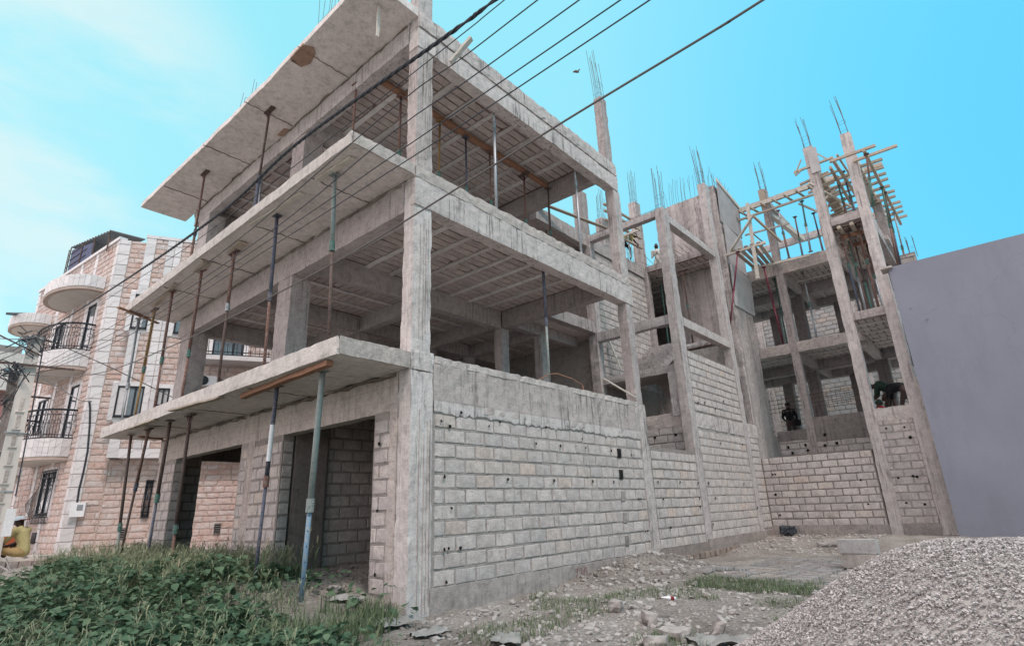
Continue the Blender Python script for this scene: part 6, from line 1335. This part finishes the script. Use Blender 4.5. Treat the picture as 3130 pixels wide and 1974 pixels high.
for _ in range(7600):
    az = radians(rg.uniform(50.5, 88)); d = 4.8 + 9.5 * rg.random() ** 1.35; x, y = CAM.x + d * cos(az), CAM.y + d * sin(az)
    if x > -.15: continue
    dens = noise.noise(Vector((x * 1.1, y * 1.1, 9))) 
    if az < radians(56) and rg.random() < .85: continue
    if az < radians(62) and dens < .05: continue
    if x > -1.6 and y < 2.0 and rg.random() < .8: continue
    plant_at(x, y, .16 + .22 * max(0, dens + .3) + (.12 if x < -1.6 and y > 3 else 0), 3, .072 + .02 * (d > 7) + .03 * (rg.random() < .15), m, rg)
o = m.build('ground_cover_weeds', M['leaf']); o['kind'] = 'stuff'
def blade(m, x, y, z, h, lean, az, w, seg=4):
    dx, dy = cos(az), sin(az); sx, sy = -dy * w, dx * w; b_ = len(m.v)
    for i in range(seg + 1):
        t = i / seg; q = lean * h * t * t; zz = z + h * (t - .35 * lean * t * t * t); ww = (1 - t) ** .7
        m.v.append((x + dx * q - sx * ww, y + dy * q - sy * ww, zz)); m.v.append((x + dx * q + sx * ww, y + dy * q + sy * ww, zz))
    for i in range(seg): m.face([b_ + 2 * i, b_ + 2 * i + 1, b_ + 2 * i + 3, b_ + 2 * i + 2])
def grass(n_, fn, name, seed):
    m = MB(); rg = random.Random(seed)
    for _ in range(n_):
        r = fn(rg)
        if r is None: continue
        x, y, h, w = r; blade(m, x, y, gz(x, y) - .01, h * rg.uniform(.6, 1.2), rg.uniform(.1, .9), rg.uniform(0, 6.3), w * rg.uniform(.7, 1.3))
    o = m.build(name, M['grass']); o['kind'] = 'stuff'; return o
def g_front(rg):
    x, y = -.1 - 1.9 * rg.random() ** 1.3, rg.uniform(2.3, 9.5)
    if noise.noise(Vector((x * 1.5, y * 1.5, 2))) < -.25: return None
    return x, y, .23 + .16 * noise.noise(Vector((x, y, 5))), .006
def g_fore(rg):
    az, d = radians(rg.uniform(52, 68)), rg.uniform(4.8, 7.6); x, y = CAM.x + d * cos(az), CAM.y + d * sin(az)
    if x > -.15 or noise.noise(Vector((x * 1.3, y * 1.3, 12))) < .05: return None
    return x, y, .27, .006
def g_mix(rg):
    az, d = radians(rg.uniform(60, 88)), 5 + 9 * rg.random(); x, y = CAM.x + d * cos(az), CAM.y + d * sin(az)
    return (x, y, (.20 + .14 * noise.noise(Vector((x, y, 3)))), .0045) if x < -.6 else None
def g_yard(rg):
    az, d = radians(rg.uniform(10, 48)), rg.uniform(4.9, 9.5); x, y = CAM.x + d * cos(az), CAM.y + d * sin(az)
    if blocked(x, y) or noise.noise(Vector((x * .9, y * .9, 21))) < .12: return None
    return x, y, .10, .004
def g_strip(rg):
    x = rg.uniform(3.2, 5.6); y = rg.uniform(-3.6, -2.0); return (x, y, .12, .004) if abs(x - 4.2 + (y + 2.8) * .3) < .55 else None
grass(34000, g_front, 'tall_grass', 1); grass(5000, g_fore, 'foreground_grass', 2); grass(10000, g_mix, 'mixed_grass', 3); grass(14000, g_yard, 'yard_grass', 4); grass(5500, g_strip, 'yard_grass_strip', 5)
def panicles(n_, fn, seed):
    m = MB(); rg = random.Random(seed)
    for _ in range(n_):
        r_ = fn(rg)
        if r_ is None: continue
        x, y = r_[0], r_[1]; z = gz(x, y); h = rg.uniform(.22, .46); a = rg.uniform(0, 6.3); ln = rg.uniform(.05, .2)
        top = Vector((x + cos(a) * ln, y + sin(a) * ln, z + h)); b0 = Vector((x, y, z)); m.tube([b0, b0.lerp(top, .6) + Vector((0, 0, .03)), top], [.0022, .0018, .001], 3, False)
        for k in range(7):
            t = .6 + .06 * k; p = b0.lerp(top, t) + Vector((0, 0, .02)); q = Vector((rg.uniform(-1, 1), rg.uniform(-1, 1), rg.uniform(.3, 1.2))).normalized() * rg.uniform(.04, .10); s_ = q.cross(Z_).normalized() * .003
            m.add([p - s_, p + s_, p + q + s_ * 1.6, p + q - s_ * 1.6], [(0, 1, 2, 3)])
    o = m.build('feathery_grass', M['panicle']); o['kind'] = 'stuff'
M['panicle'] = leafmat('pale_feathery_grass', (0.15, 0.17, 0.10), (0.28, 0.29, 0.19), .3)
panicles(1500, g_front, 31); panicles(500, g_mix, 32)
# seed-headed grasses one can point at
def stalk(p, h, label, lean=(0.1, 0), n_=5, seed=1):
    rg = random.Random(seed); r = empty('seeding_grass', (p[0], p[1], gz(*p)), label, 'grass plant'); z = gz(*p)
    P_ = [Vector((p[0] + lean[0] * t * t, p[1] + lean[1] * t * t, z + h * t)) for t in (0, .25, .5, .75, 1)]
    part('stem', M['grass'], r, lambda m: m.tube(P_, [.005, .005, .004, .003, .002], 5))
    part('seed_head', M['seed'], r, lambda m: m.tube([P_[4], P_[4] + Vector((lean[0] * .1, lean[1] * .1, .05)), P_[4] + Vector((lean[0] * .2, lean[1] * .2, .10))], [.009, .013, .004], 6))
    for i in range(n_):
        m = MB(); q = P_[1 + i % 3]; blade(m, q.x, q.y, q.z, .28, rg.uniform(.6, 1.2), rg.uniform(0, 6.3), .010, 5); m.build('leaf', M['grass'], r)
stalk(gp(700, 1400, .45), .62, 'tall seeding grass with broad blades left of the nearest prop', (.06, -.10), 6, 1); stalk(gp(735, 1395, .45), .5, 'shorter seeding grass against the nearest prop', (-.05, -.12), 5, 2)
stalk(gp(610, 1420, .45), .55, 'seeding grass with a brown spike before the pier between the doorways', (.03, 0), 5, 3); stalk(gp(400, 1440, .45), .4, 'brown seed spike in the middle of the broad-leaved weeds', (.02, .0), 3, 4)
stalk(gp(500, 1300, .8), .55, 'feathery grass head in front of the narrow left doorway', (.12, .1), 4, 5)
